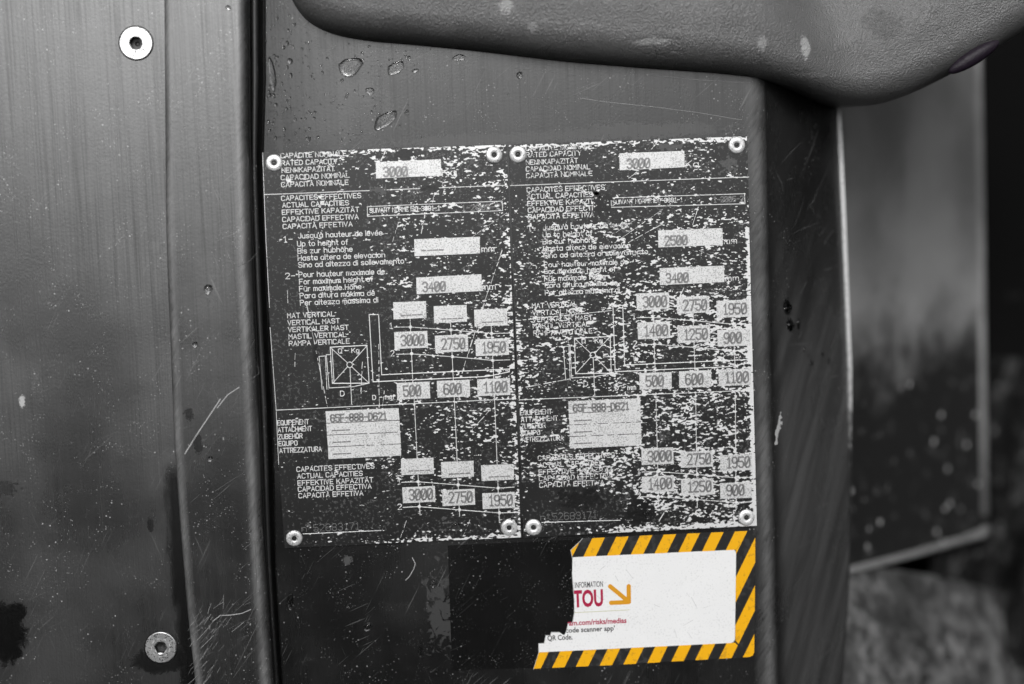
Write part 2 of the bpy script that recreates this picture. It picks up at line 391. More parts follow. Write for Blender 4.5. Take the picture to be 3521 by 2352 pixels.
for k in range(150):
    x, y = random.uniform(428, 540), random.uniform(1390, 1575); L = random.uniform(8, 45); a = -math.atan2(1.0, .75) + random.gauss(0, .18)
    if abs(x - 425 - (1580 - y) * .35) > random.uniform(5, 75): continue
    scratch([(x, y), (x + L * .5 * math.cos(a) + random.uniform(-1, 1), y + L * .5 * math.sin(a)), (x + L * math.cos(a), y + L * math.sin(a))], random.uniform(.00008, .00022), YS, rib, random.choice(('scr', 'scr2', 'scr2')))

# ------------------------------------------------------------------ instrument panel: flat, bend, side flange
rows, rows_edge = [], []
for y in ROWS:
    a = U(interp(y, PANEL_L), y, YR); z = a[2]
    pr = [(a[0], .02, z), (a[0], YR + .001, z), (a[0] + .0003, YR + .0003, z), (a[0] + .001, YR, z)]
    pr += [(a[0] + (XB - a[0]) * t, YR, z) for t in (.25, .5, .75, .94, .98)]
    pr += [(XB + RB * math.sin(PHI * i / 9), YR + RB * (1 - math.cos(PHI * i / 9)), z) for i in range(10)]
    e = on_flange(interp(y, FLANGE_R), y)
    pr += [(FX0 + (e[0] - FX0) * t, FY0 + (e[1] - FY0) * t, z + (e[2] - z) * t) for t in (.5, 1)]
    rows.append(pr)
    wd = float(np.interp(y, [345, 1290, 1600, 1900], [.0026, .0022, .0012, .0006]))
    rows_edge.append([(e[0], e[1], e[2]), (e[0] + .0002, e[1] - .0008, e[2]), (e[0] + wd, e[1] - .0005, e[2]), (e[0] + wd + .0001, e[1] + .003, e[2])])
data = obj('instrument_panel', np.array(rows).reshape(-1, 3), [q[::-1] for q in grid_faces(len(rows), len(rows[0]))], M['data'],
           smooth=True, label='dark bent metal panel with folded right flange carrying the riveted plates', category='panel')
wear_sheen = [.75 * math.exp(-((p[0] - XB - .003) / .0035) ** 2) for q in np.array(rows) for p in q]
data.data.attributes.new('wear', 'FLOAT', 'POINT').data.foreach_set('value', wear_sheen)  # bend scratches plus the soft highlight along the bend, painted in
n = NT('worn_panel_edge'); zz = n.xyz()[2]
wear = n.step(n.math('ADD', zz, n.math('MULTIPLY', n.math('SUBTRACT', n.noise(300, 4, .7), .5), .10)), float(D(1945, 1120)[2]), float(D(1945, 800)[2]))
wear = n.math('MULTIPLY', wear, n.step(n.noise(900, 3), .3, .42))
n.P(Base_Color=n.mix(wear, .02, .75), Roughness=.4, Metallic=n.math('MULTIPLY', wear, .4))
obj('worn_edge', np.array(rows_edge).reshape(-1, 3), [q[::-1] for q in grid_faces(len(rows_edge), 4)], n.m, data, label='sheet edge worn to bare metal along its upper half')

# rubber seal and dark groove between rib and panel
rows, rows2 = [], []
for y in ROWS:
    xr, xp = interp(y, STRIP_R), interp(y, PANEL_L); g = xp - xr
    a, b = U(xr + g * .2, y, .004), U(xr + g * .66, y, .004)
    pr = [(a[0], .02, a[2])] + [(a[0] + (b[0] - a[0]) * (.5 - .5 * math.cos(t)), .004 - .0016 * math.sin(t), a[2]) for t in np.linspace(0, math.pi, 9)] + [(b[0], .02, a[2])]
    rows.append(pr)
    rows2.append([(a[0] - .008, .0185, a[2]), (b[0] + .01, .0185, a[2])])
obj('rubber_seal', np.array(rows).reshape(-1, 3), [q[::-1] for q in grid_faces(len(rows), len(rows[0]))], M['rubber'], smooth=True,
    label='thin black rubber seal strip in the groove between rib and plate panel', category='seal')
obj('groove_floor', np.array(rows2).reshape(-1, 3), [q[::-1] for q in grid_faces(len(rows2), 2)], M['black_gap'], data)

# ------------------------------------------------------------------ stroke lettering
G = {}
def glyph(ch, s): G[ch] = [[tuple(float(a) for a in q.split(',')) for q in pl.split()] for pl in s.split(';') if pl]
for ch, s in {
 'A':'0,0 2,6 4,0;0.7,2 3.3,2','B':'0,0 0,6 3,6 4,5 4,4 3,3 0,3;3,3 4,2 4,1 3,0 0,0','C':'4,5 3,6 1,6 0,5 0,1 1,0 3,0 4,1','D':'0,0 0,6 2.5,6 4,4.5 4,1.5 2.5,0 0,0',
 'E':'3.8,0 0,0 0,6 3.8,6;0,3 3,3','F':'0,0 0,6 3.8,6;0,3 3,3','G':'4,5 3,6 1,6 0,5 0,1 1,0 3,0 4,1 4,3 2.5,3','H':'0,0 0,6;4,0 4,6;0,3 4,3','I':'0,0 0,6','J':'3,6 3,1 2,0 1,0 0,1',
 'K':'0,0 0,6;4,6 0,2.5;1.4,3.7 4,0','L':'0,6 0,0 3.6,0','M':'0,0 0,6 2,3 4,6 4,0','N':'0,0 0,6 4,0 4,6','O':'1,0 0,1 0,5 1,6 3,6 4,5 4,1 3,0 1,0','P':'0,0 0,6 3,6 4,5 4,4 3,3 0,3',
 'Q':'1,0 0,1 0,5 1,6 3,6 4,5 4,1 3,0 1,0;2.5,1.5 4.2,-0.4','R':'0,0 0,6 3,6 4,5 4,4 3,3 0,3;2,3 4,0','S':'4,5 3,6 1,6 0,5 0,4 1,3 3,3 4,2 4,1 3,0 1,0 0,1','T':'2,0 2,6;0,6 4,6',
 'U':'0,6 0,1 1,0 3,0 4,1 4,6','V':'0,6 2,0 4,6','X':'0,0 4,6;0,6 4,0','Y':'0,6 2,3 4,6;2,3 2,0','Z':'0,6 4,6 0,0 4,0',
 '1':'0.6,4.8 2,6 2,0;0.8,0 3.2,0','2':'0,5 1,6 3,6 4,5 4,4 0,0 4,0','3':'0,5 1,6 3,6 4,5 4,4 3,3 1.6,3;3,3 4,2 4,1 3,0 1,0 0,1','4':'3,0 3,6 0,2 4,2','5':'4,6 0.2,6 0,3.4 3,3.6 4,2.6 4,1 3,0 1,0 0,1',
 '6':'3.8,5.2 3,6 1,6 0,5 0,1 1,0 3,0 4,1 4,2.4 3,3.4 1,3.4 0,2.4','7':'0,6 4,6 1.4,0','8':'1,3 0,4 0,5 1,6 3,6 4,5 4,4 3,3 1,3 0,2 0,1 1,0 3,0 4,1 4,2 3,3','9':'0.2,0.8 1,0 3,0 4,1 4,5 3,6 1,6 0,5 0,3.6 1,2.7 3,2.7 4,3.6',
 '0':'1,0 0,1 0,5 1,6 3,6 4,5 4,1 3,0 1,0;0.4,0.8 3.6,5.2','-':'0.4,3 3.6,3','_':'0,0.6 3.4,0.6',"'":'0,6 0,4.6','.':'0,0 0,0.3','°':'0,4.4 0.8,3.8 1.6,4.4 1.6,5.4 0.8,6 0,5.4 0,4.4',
 'a':'3.4,4 3.4,0;3.4,3 2.4,4 1,4 0,3 0,1 1,0 2.4,0 3.4,1','b':'0,0 0,6;0,3 1,4 2.4,4 3.4,3 3.4,1 2.4,0 1,0 0,1','c':'3.2,3.3 2.4,4 1,4 0,3 0,1 1,0 2.4,0 3.2,0.7','d':'3.4,0 3.4,6;3.4,3 2.4,4 1,4 0,3 0,1 1,0 2.4,0 3.4,1',
 'e':'0,2.1 3.4,2.1 3.4,3 2.4,4 1,4 0,3 0,1 1,0 2.4,0 3.3,0.7','f':'2.4,6 1.6,6 1,5.2 1,0;0,4 2.2,4','g':'3.4,4 3.4,-1 2.4,-2 0.6,-2;3.4,3 2.4,4 1,4 0,3 0,1 1,0 2.4,0 3.4,1','h':'0,0 0,6;0,3 1,4 2.4,4 3.4,3 3.4,0',
 'i':'0,0 0,4;0,5.2 0,5.6','j':'1,4 1,-1 0,-2','l':'0,0 0,6','m':'0,0 0,4;0,3.2 0.9,4 1.6,4 2.2,3.2 2.2,0;2.2,3.2 3.1,4 3.8,4 4.4,3.2 4.4,0','n':'0,0 0,4;0,3 1,4 2.4,4 3.4,3 3.4,0','o':'1,0 0,1 0,3 1,4 2.4,4 3.4,3 3.4,1 2.4,0 1,0',
 'p':'0,-2 0,4;0,3 1,4 2.4,4 3.4,3 3.4,1 2.4,0 1,0 0,1','q':'3.4,-2 3.4,4;3.4,3 2.4,4 1,4 0,3 0,1 1,0 2.4,0 3.4,1','r':'0,0 0,4;0,2.8 1,4 2.2,4','s':'3.2,3.4 2.4,4 0.8,4 0,3.3 0.5,2.3 2.8,1.8 3.2,0.8 2.4,0 0.8,0 0,0.6',
 't':'1,6 1,0.8 1.6,0 2.2,0;0,4 2.2,4','u':'0,4 0,1 1,0 2.4,0 3.4,1;3.4,4 3.4,0','v':'0,4 1.6,0 3.2,4','x':'0,0 3.2,4;0,4 3.2,0','z':'0,4 3.2,4 0,0 3.2,0'}.items(): glyph(ch, s)
for base, new, ex in (('A','Ä','1.2,7 1.2,7.3;2.8,7 2.8,7.3'),('A','À','1.2,7.6 2.4,6.8'),('O','Ö','1.2,7 1.2,7.3;2.8,7 2.8,7.3'),('o','ö','1,5.2 1,5.5;2.4,5.2 2.4,5.5'),('u','ü','1,5.2 1,5.5;2.4,5.2 2.4,5.5'),('a','à','1.2,6 2.4,5.1'),('a','á','2.4,6 1.4,5.1'),('e','é','2.6,6 1.6,5.1')):
    glyph(new, ex); G[new] = G[base] + G[new]
def layout(text):
    x = 0; out = []
    for ch in text:
        if ch == ' ': x += 2.8; continue
        g = G[ch]; w_ = max(p[0] for pl in g for p in pl)
        out += [[(px + x, py) for px, py in pl] for pl in g]; x += w_ + 1.5
    return out, x - 1.5
def stroke_text(text, p0, x1, h, width, y, raise_=.00004):
    """text from point p0 (baseline start) to world x1, cap height h; gives mesh pieces and the polylines in XZ"""
    pls, tw = layout(text); sx = (x1 - p0[0]) / tw; sz = h / 6
    P = [[(p0[0] + a * sx, p0[2] + b * sz) for a, b in pl] for pl in pls]
    return join([ribbon(p, width, y, raise_) for p in P]), P

CELL = .0002
def fft_noise(ny, nx, sx, sy, r):
    f = np.fft.rfft2(r.normal(size=(ny, nx))); ky = np.fft.fftfreq(ny)[:, None]; kx = np.fft.rfftfreq(nx)[None, :]
    a = np.fft.irfft2(f * np.exp(-2 * math.pi ** 2 * ((kx * sx / CELL) ** 2 + (ky * sy / CELL) ** 2)), (ny, nx)); return a / a.std()
def contour(field, x0, z0, y, cell=CELL):
    """filled region field > 0 as polygons (marching squares), full cells merged along rows"""
    ny, nx = field.shape; ins = field > 0
    cnt = ins[:-1, :-1].astype(int) + ins[:-1, 1:] + ins[1:, :-1] + ins[1:, 1:]
    V, F = [], []
    for i in range(ny - 1):
        full = np.flatnonzero(cnt[i] == 4)
        if len(full):
            br = np.flatnonzero(np.diff(full) > 1); st = np.r_[full[0], full[br + 1]]; en = np.r_[full[br], full[-1]] + 1
            for a, b in zip(st, en):
                k = len(V); V += [(x0 + a * cell, y, z0 - i * cell), (x0 + b * cell, y, z0 - i * cell), (x0 + b * cell, y, z0 - (i + 1) * cell), (x0 + a * cell, y, z0 - (i + 1) * cell)]
                F.append((k + 3, k + 2, k + 1, k))
    for i, j in zip(*np.nonzero((cnt > 0) & (cnt < 4))):
        cs = ((j, i), (j + 1, i), (j + 1, i + 1), (j, i + 1)); vs = [field[q[1], q[0]] for q in cs]; poly = []
        for k in range(4):
            a, b = vs[k], vs[(k + 1) % 4]; p, q = cs[k], cs[(k + 1) % 4]
            if a > 0: poly.append(p)
            if (a > 0) != (b > 0): t = a / (a - b); poly.append((p[0] + (q[0] - p[0]) * t, p[1] + (q[1] - p[1]) * t))
        if len(poly) > 2:
            k = len(V); V += [(x0 + a * cell, y, z0 - b * cell) for a, b in poly]; F.append(tuple(range(k + len(poly) - 1, k - 1, -1)))
    return V, F
_tab_p = np.linspace(.0005, .9995, 400); _tab_t = np.array([NormalDist().inv_cdf(1 - p) for p in _tab_p])

rv, rf = lathe([(.00385, 0), (.00385, .0003), (.0036, .0007), (.0032, .00088), (.0023, .00098), (.0016, .00096), (.0013, .0008), (.00115, .0002), (.0010, -.0002)], 36)
hv, hf = lathe([(.00118, .0003), (.0006, .00015), (.0003, .0003)], 20)

def build_plate(name, corners, label, ink, texts, fields, lines, dots, rings, rivets, density, seed, scratches=(), smears=()):
    """corners: outline points; texts: (string, start, end point, cap height, kind); fields: (corner list, stamped string, stamp box)"""
    c = np.array(corners); org = c.mean(0)
    V, F = prism(corners, .0010)
    root = obj(name, V, F, M['plate'], origin=org, label=label, category='plate', group='two riveted rating plates')
    r = np.random.default_rng(seed)
    x0, x1 = c[:, 0].min(), c[:, 0].max(); z1, z0 = c[:, 2].max(), c[:, 2].min()
    nx, ny = int((x1 - x0) / CELL) + 1, int((z1 - z0) / CELL) + 1
    heat = np.zeros((ny, nx))
    def warm(p, q, w_=1.0):
        k = max(2, int(math.hypot(q[0] - p[0], q[1] - p[1]) / CELL / 1.5))
        for t in np.linspace(0, 1, k):
            j, i = int((p[0] + (q[0] - p[0]) * t - x0) / CELL), int((z1 - p[1] - (q[1] - p[1]) * t) / CELL)
            if 0 <= i < ny and 0 <= j < nx: heat[i, j] += w_
    for s, a, b, h, wd in texts:
        (v, f), P = stroke_text(s, a, b[0], h, wd, -.00002)
        obj('lettering', v, f, M['dim' if wd in (.0003, .0005) else ink], root)
        for p in P:
            for k in range(len(p) - 1): warm(p[k], p[k + 1])
    for pts, wd in lines:
        pl = [(p[0], p[2]) for p in pts]
        obj('engraved_line', *ribbon(pl, wd, -.00001, .00003), M['ink'], root)
        for k in range(len(pl) - 1): warm(pl[k], pl[k + 1], 1.1)
    for p in dots:
        v, f = lathe([(.0008, 0), (.0007, .00006)], 12); obj('graph_point', np.array(v) + np.array([p[0], -.00003, p[2]]), f, M['ink'], root)
    for p, rad in rings:
        pl = [(p[0] + rad * math.cos(a), p[2] + rad * math.sin(a)) for a in np.linspace(0, 2 * math.pi, 17)]
        obj('engraved_ring', *ribbon(pl, .0004, -.00002, .00005), M['ink'], root)
    for quad, s, a, b, h in fields:
        q = [np.array(p) for p in quad]
        for p in q: p[1] = -.00012
        fo = obj('value_field', *prism(q, .0001), M['alu'], root)
        for k in range(4): warm((q[k][0], q[k][2]), (q[(k + 1) % 4][0], q[(k + 1) % 4][2]), .8)
        if s:
            if set(s) <= set('-'):
                st = []; L = (b[0] - a[0]) / len(s)
                for k in range(len(s)):
                    xa = a[0] + L * k; st.append(ribbon([(xa + L * .12, a[2]), (xa + L * .82, a[2])], .0006, -.00012, .00022))
                obj('stamped_dashes', *join(st), M['stamp'], fo)
            else:
                (v, f), _ = stroke_text(s, a, b[0], h, .00078, -.00012, .00032); obj('stamped_number', v, f, M['stamp'], fo)
    # paint worn off to bare metal
    heat = np.fft.irfft2(np.fft.rfft2(heat) * np.exp(-2 * math.pi ** 2 * ((np.fft.rfftfreq(nx)[None, :] * 2.2) ** 2 + (np.fft.fftfreq(ny)[:, None] * 1.6) ** 2)), (ny, nx))
    fine = fft_noise(ny, nx, .00055, .00025, r) + .55 * fft_noise(ny, nx, .00022, .00013, r); fine /= fine.std()
    clus = fft_noise(ny, nx, .0065, .0035, r) * .6 + fft_noise(ny, nx, .0022, .0010, r) * .6
    uu, vv = np.meshgrid(np.linspace(0, 1, nx), np.linspace(0, 1, ny))
    p, edge = density(uu, vv)
    ex = np.minimum(uu * (x1 - x0), (1 - uu) * (x1 - x0)); ez = np.minimum(vv, 1 - vv) * (z1 - z0)
    thr = np.interp(np.clip(p, .0006, .99), _tab_p, _tab_t)
    fld = fine + (.45 * clus) - thr * 1.25 + np.clip(heat, 0, .9) * (3.0 if ink == 'ink_worn' else 2.7) + edge
    # stay inside the outline
    pts = [(q[0], q[2]) for q in corners]
    if sum(pts[i][0] * pts[(i + 1) % len(pts)][1] - pts[(i + 1) % len(pts)][0] * pts[i][1] for i in range(len(pts))) < 0: pts = pts[::-1]
    X = x0 + np.arange(nx) * CELL; Zc = z1 - np.arange(ny) * CELL; ins = np.full((ny, nx), 1e9)
    for i in range(len(pts)):
        a, b = np.array(pts[i]), np.array(pts[(i + 1) % len(pts)]); t = b - a; t = t / np.linalg.norm(t)
        ins = np.minimum(ins, t[0] * (Zc[:, None] - a[1]) - t[1] * (X[None, :] - a[0]))
    fld = np.minimum(fld, (ins - .0002) / .0002)
    V, F = contour(fld, x0, z1, -.000015)
    obj('paint_chips', V, F, M['chip'], root, kind='stuff')
    half = np.minimum(fld + .28 + .5 * fft_noise(ny, nx, .0012, .0012, r), (ins - .0002) / .0002)
    V, F = contour(half, x0, z1, -.000008)
    obj('rubbed_paint', V, F, M['rubbed'], root, kind='stuff')
    for k, p in enumerate(rivets):
        o = bpy.data.objects.new('rivet', RIVET[0]); COL.objects.link(o); o.parent = root
        o.location = np.array([p[0], -.00005, p[2]]) - org
        o.rotation_euler = (r.normal() * .05, r.uniform(0, 6), r.normal() * .05); q = r.uniform(.97, 1.03); o.scale = (q, 1, q)
        d = bpy.data.objects.new('mandrel_hole', RIVET[1]); COL.objects.link(d); d.parent = o; d.location = (r.normal() * .00012, -.00005, r.normal() * .00012)
    for Z, a, b, wd in scratches:
        n_ = max(3, int(math.hypot(b[0] - a[0], b[1] - a[1]) / 45)); t0 = 0; seg_ = []
        while t0 < 1:
            t1 = min(1, t0 + r.uniform(.3, 1.6) / n_)
            pa, pb = Z(a[0] + (b[0] - a[0]) * t0 + r.normal() * 1.5, a[1] + (b[1] - a[1]) * t0), Z(a[0] + (b[0] - a[0]) * t1 + r.normal() * 1.5, a[1] + (b[1] - a[1]) * t1)
            seg_.append(ribbon([(pa[0], pa[2]), (pb[0], pb[2])], wd * r.uniform(.4, 1.2), -.00003, .00004)); t0 = t1 + r.uniform(.05, .7) / n_
        obj('scratch', *join(seg_), M['chip'], root)
    for Z, u, v, su, sv, mt in smears:
        c_ = Z(u, v); nn = 90; yy, xx = np.mgrid[0:nn, 0:nn]; k = 2.2 * max(su, sv) * .0511e-3 / nn
        f_ = 1 - np.hypot((xx - nn / 2) * k / (su * .0511e-3), (yy - nn / 2) * k / (sv * .0511e-3)) + .45 * fft_noise(nn, nn, .0006 * CELL / k, .0005 * CELL / k, r) + .2 * fft_noise(nn, nn, .0002 * CELL / k, .0002 * CELL / k, r)
        f_[0] = f_[-1] = -1; f_[:, 0] = f_[:, -1] = -1
        obj('smear', *contour(f_, c_[0] - nn / 2 * k, c_[2] + nn / 2 * k, -.00009, k), M[mt], root)
    return root
def raw_mesh(name, v, f, m):
    me = bpy.data.meshes.new(name); me.from_pydata(v, [], f); me.materials.append(m); me.polygons.foreach_set('use_smooth', [True] * len(f)); return me
RIVET = [raw_mesh('rivet', rv, rf, M['rivet']), raw_mesh('mandrel_hole', hv, hf, M['hole'])]

H1 = .0024           # cap height of the small lettering
SW = .00037          # its stroke width
def tx(Z, s, x, y, x2, h=47, wd=SW): h = h * .86; y = y - 4; a = Z(x, y); return (s, a, Z(x2, y), (Z(x, y - h) - a)[2], wd)
def fl(Z, q, s='', sx=None, h=0):
    quad = [Z(*p) for p in q]
    if not s: return (quad, '', None, None, 0)
    a, b = Z(sx[0], sx[1]), Z(sx[2], sx[1]); return (quad, s, a, b, (Z(sx[0], sx[1] - h) - a)[2] if h else 0)
def num(Z, q, s):
    """small value box with a stamped number or dashes"""
    x, y = q[3]; x2 = q[2][0]
    if set(s) == {'-'}: return fl(Z, q, s, (x + 62, y - 36, x + 262), 0)
    wdt = {4: 205, 3: 152}[len(s)]; return fl(Z, q, s, (x + 60, y - 30, x + 60 + wdt), 92)
def table(Z, tl, tr, br, bl, d, stamps):
    """four-row equipment table; d = list of (left, right) divider ends"""
    top, out = (tl, tr), []
    for k in range(4):
        bot = d[k] if k < 3 else (bl, br); g = 3
        q = [(top[0][0], top[0][1] + (g if k else 0)), (top[1][0], top[1][1] + (g if k else 0)), (bot[1][0], bot[1][1] - (g if k < 3 else 0)), (bot[0][0], bot[0][1] - (g if k < 3 else 0))]
        s, sx, sy, sx2 = stamps[k]; out.append(fl(Z, q, s, (sx, sy, sx2), 62 if k == 0 else 0)); top = bot
    return out
def ln(Z, pts, wd=.00032): return ([Z(*p) for p in pts], wd)
CAPS = ['CAPACITE NOMINALE', 'RATED CAPACITY', 'NENNKAPAZITÄT', 'CAPACIDAD NOMINAL', 'CAPACITÀ NOMINALE']
EFF = ['CAPACITES EFFECTIVES', 'ACTUAL CAPACITIES', 'EFFEKTIVE KAPAZITÄT', 'CAPACIDAD EFFECTIVA', 'CAPACITÀ EFFETIVA']
LEV = ["Jusqu'à hauteur de levée", 'Up to height of', 'Bis zur hubhöhe', 'Hasta altera de elevacion', 'Sino ad altezza di sollevamento']
MAX = ['Pour hauteur maximale de', 'For maximum height of', 'Für maximale Höhe', 'Para altura máxima de', 'Per altezza massima di']
MAT = ['MAT VERTICAL', 'VERTICAL MAST', 'VERTIKALER MAST', 'MASTIL VERTICAL', 'RAMPA VERTICALE']
EQU = ['EQUIPEMENT', 'ATTACHMENT', 'ZUBEHÖR', 'EQUIPO', 'ATTREZZATURA']

# ---- left plate
T = []
for s, (x, y, x2) in zip(CAPS, ((172, 222, 762), (180, 288, 680), (182, 353, 655), (175, 418, 790), (178, 482, 780))): T.append(tx(Z1, s, x, y, x2))
for s, (x, y, x2) in zip(EFF, ((178, 605, 893), (188, 666, 783), (185, 730, 875), (188, 795, 870), (192, 858, 815))): T.append(tx(Z1, s, x, y, x2))
T.append(tx(Z1, 'SUIVANT NORME ISO-3691-1', 972, 713, 1600, 45)); T.append(tx(Z1, 'Kg', 1622, 383, 1748, 72, .0004))
T.append(tx(Z1, '1-2005-2', 1800, 695, 2140, 55, .0005))
T.append(tx(Z1, '1-', 195, 980, 275, 60)); T.append(tx(Z1, '2-', 215, 1308, 298, 58))
for s, (x, y, x2) in zip(LEV, ((330, 943, 1083), (322, 1015, 775), (325, 1080, 815), (327, 1143, 1108), (332, 1205, 1278))): T.append(tx(Z1, s, x, y, x2, 52))
for s, (x, y, x2) in zip(MAX, ((335, 1293, 1105), (340, 1356, 1000), (340, 1420, 895), (345, 1482, 1015), (347, 1545, 1045))): T.append(tx(Z1, s, x, y, x2, 52))
T.append(tx(Z1, 'mm', 1978, 1066, 2088, 62)); T.append(tx(Z1, 'mm', 1983, 1406, 2100, 62))
for s, (x, y, x2) in zip(MAT, ((232, 248, 655), (235, 312, 700), (240, 374, 780), (245, 437, 760), (247, 498, 790))): T.append(tx(Z2, s, x, y, x2))
T.append(tx(Z2, 'Q - Kg', 690, 565, 875, 46)); T.append(tx(Z2, 'D', 708, 950, 742, 52)); T.append(tx(Z2, 'D - mm', 997, 983, 1183, 46))
T.append(tx(Z2, '1', 1150, 342, 1172, 56)); T.append(tx(Z2, '2', 1162, 590, 1190, 56))
for s, (x, y, x2) in zip(EQU, ((143, 1212, 423), (148, 1274, 450), (150, 1337, 365), (155, 1398, 320), (162, 1461, 538))): T.append(tx(Z2, s, x, y, x2))
for s, (x, y, x2) in zip(EFF, ((315, 713, 1010), (322, 774, 905), (325, 836, 1000), (328, 892, 985), (333, 950, 910))): T.append(tx(Z3, s, x, y, x2))
T.append(tx(Z3, '1', 1222, 825, 1245, 56)); T.append(tx(Z3, '2', 1222, 1053, 1255, 56))
T.append(tx(Z3, 'n°', 360, 1250, 440, 62, .0003)); T.append(tx(Z3, '52683171', 468, 1250, 875, 72, .0003))
FL = [fl(Z1, ((1024, 255), (1610, 228), (1614, 375), (1028, 402)), '3000', (1098, 385, 1308), 82),
      fl(Z1, ((1370, 948), (1957, 925), (1963, 1075), (1373, 1100)), '----', (1432, 1050, 1642)),
      fl(Z1, ((1388, 1292), (1973, 1262), (1978, 1413), (1393, 1442)), '3400', (1450, 1418, 1650), 82)]
for q, s in ((((1180, 103), (1475, 92), (1480, 243), (1185, 257)), '----'), (((1545, 138), (1840, 126), (1845, 277), (1550, 290)), '----'), (((1908, 170), (2205, 158), (2210, 310), (1913, 320)), '----'),
             (((1190, 370), (1487, 360), (1493, 510), (1195, 523)), '3000'), (((1555, 403), (1852, 392), (1857, 543), (1560, 555)), '2750'), (((1920, 435), (2217, 425), (2222, 575), (1925, 587)), '1950'),
             (((1213, 828), (1508, 815), (1515, 965), (1217, 977)), '500'), (((1573, 810), (1868, 798), (1873, 948), (1580, 960)), '600'), (((1935, 795), (2230, 783), (2235, 935), (1940, 945)), '1100')): FL.append(num(Z2, q, s))
for q, s in ((((1248, 597), (1540, 583), (1545, 728), (1253, 740)), '----'), (((1608, 623), (1900, 610), (1903, 753), (1613, 767)), '----'), (((1967, 652), (2260, 640), (2263, 780), (1972, 793)), '----'),
             (((1260, 850), (1553, 837), (1558, 978), (1267, 992)), '3000'), (((1618, 875), (1910, 862), (1915, 1005), (1623, 1018)), '2750'), (((1978, 903), (2268, 890), (2273, 1032), (1983, 1045)), '1950')): FL.append(num(Z3, q, s))
FL += table(Z2, (573, 1083), (1230, 1053), (1253, 1480), (600, 1512), [((580, 1190), (1238, 1163)), ((587, 1297), (1243, 1270)), ((595, 1403), (1250, 1375))],
            [('65F-888-D621', 622, 1176, 1120), ('----', 630, 1256, 797), ('----', 636, 1362, 802), ('----', 642, 1467, 806)])
LN = [ln(Z1, ((22, 547), (2205, 462))), ln(Z2, ((130, 1073), (2285, 970))), ln(Z3, ((370, 1268), (1070, 1237))),
      ln(Z1, ((948, 655), (2160, 605), (2165, 690), (950, 742), (948, 655))), ln(Z1, ((8, 172), (22, 547), (40, 1000), (70, 1560)), .00025), ln(Z2, ((75, 330), (130, 1073), (152, 1560)), .00025),
      ln(Z2, ((1190, 327), (1335, 325), (1700, 352), (2065, 383), (2210, 380))), ln(Z2, ((1210, 570), (1347, 567), (1713, 592), (2075, 625), (2230, 620))),
      ln(Z2, ((1333, 250), (1358, 830))), ln(Z2, ((1697, 285), (1722, 812))), ln(Z2, ((2062, 317), (2085, 795))),
      ln(Z2, ((965, 213), (1050, 213), (1078, 755), (2225, 703), (2225, 728), (2025, 770), (1000, 818), (965, 213)), .0004),
      ln(Z2, ((615, 507), (945, 490), (965, 830), (635, 832), (615, 507)), .0004), ln(Z2, ((632, 520), (650, 825))), ln(Z2, ((620, 512), (768, 645))), ln(Z2, ((812, 686), (960, 825))), ln(Z2, ((945, 495), (810, 645))), ln(Z2, ((768, 686), (640, 828))),
      ln(Z2, ((793, 695), (808, 1018))), ln(Z2, ((612, 573), (580, 575), (605, 873), (820, 862), (965, 830))), ln(Z2, ((543, 885), (515, 590), (572, 585), (586, 885))),
      ln(Z3, ((1367, 55), (1420, 1095))), ln(Z3, ((1727, 40), (1775, 1110))), ln(Z3, ((2087, 25), (2132, 1150))),
      ln(Z3, ((1255, 805), (1403, 800), (1762, 828), (2120, 857), (2265, 848))), ln(Z3, ((1270, 1030), (1413, 1023), (1773, 1052), (2132, 1080), (2275, 1075)))]
DT = [Z2(*p) for p in ((1335, 325), (1700, 352), (2065, 383), (1347, 565), (1713, 592), (2077, 625))] + [Z3(*p) for p in ((1403, 800), (1762, 828), (2120, 857), (1413, 1023), (1773, 1052), (2132, 1080))]
def sm(a, lo, hi): t = np.clip((a - lo) / (hi - lo), 0, 1); return t * t * (3 - 2 * t)
def dens_left(u, v):
    p = .028 + .10 * sm(u, .25, .9) * (1 - .5 * sm(v, .75, .95)) + .03 * sm(u, .15, .5) * (1 - sm(v, .1, .45)) + .05 * sm(u, .86, 1)
    e = 1.5 * (1 - sm(v, .004, .016)) * sm(u, .1, .3) + 1.7 * sm(v, .982, .995) * sm(u, .25, .5) + 1.2 * sm(u, .965, .995) * sm(v, .1, .3)
    return p * (1 - .7 * (1 - sm(u, .02, .12))), e
lp = [U(902, 524), U(1743, 496), U(1767, 1150), U(1793, 1849), U(979, 1884), U(957, 1574), U(929, 1115), U(913, 830)]
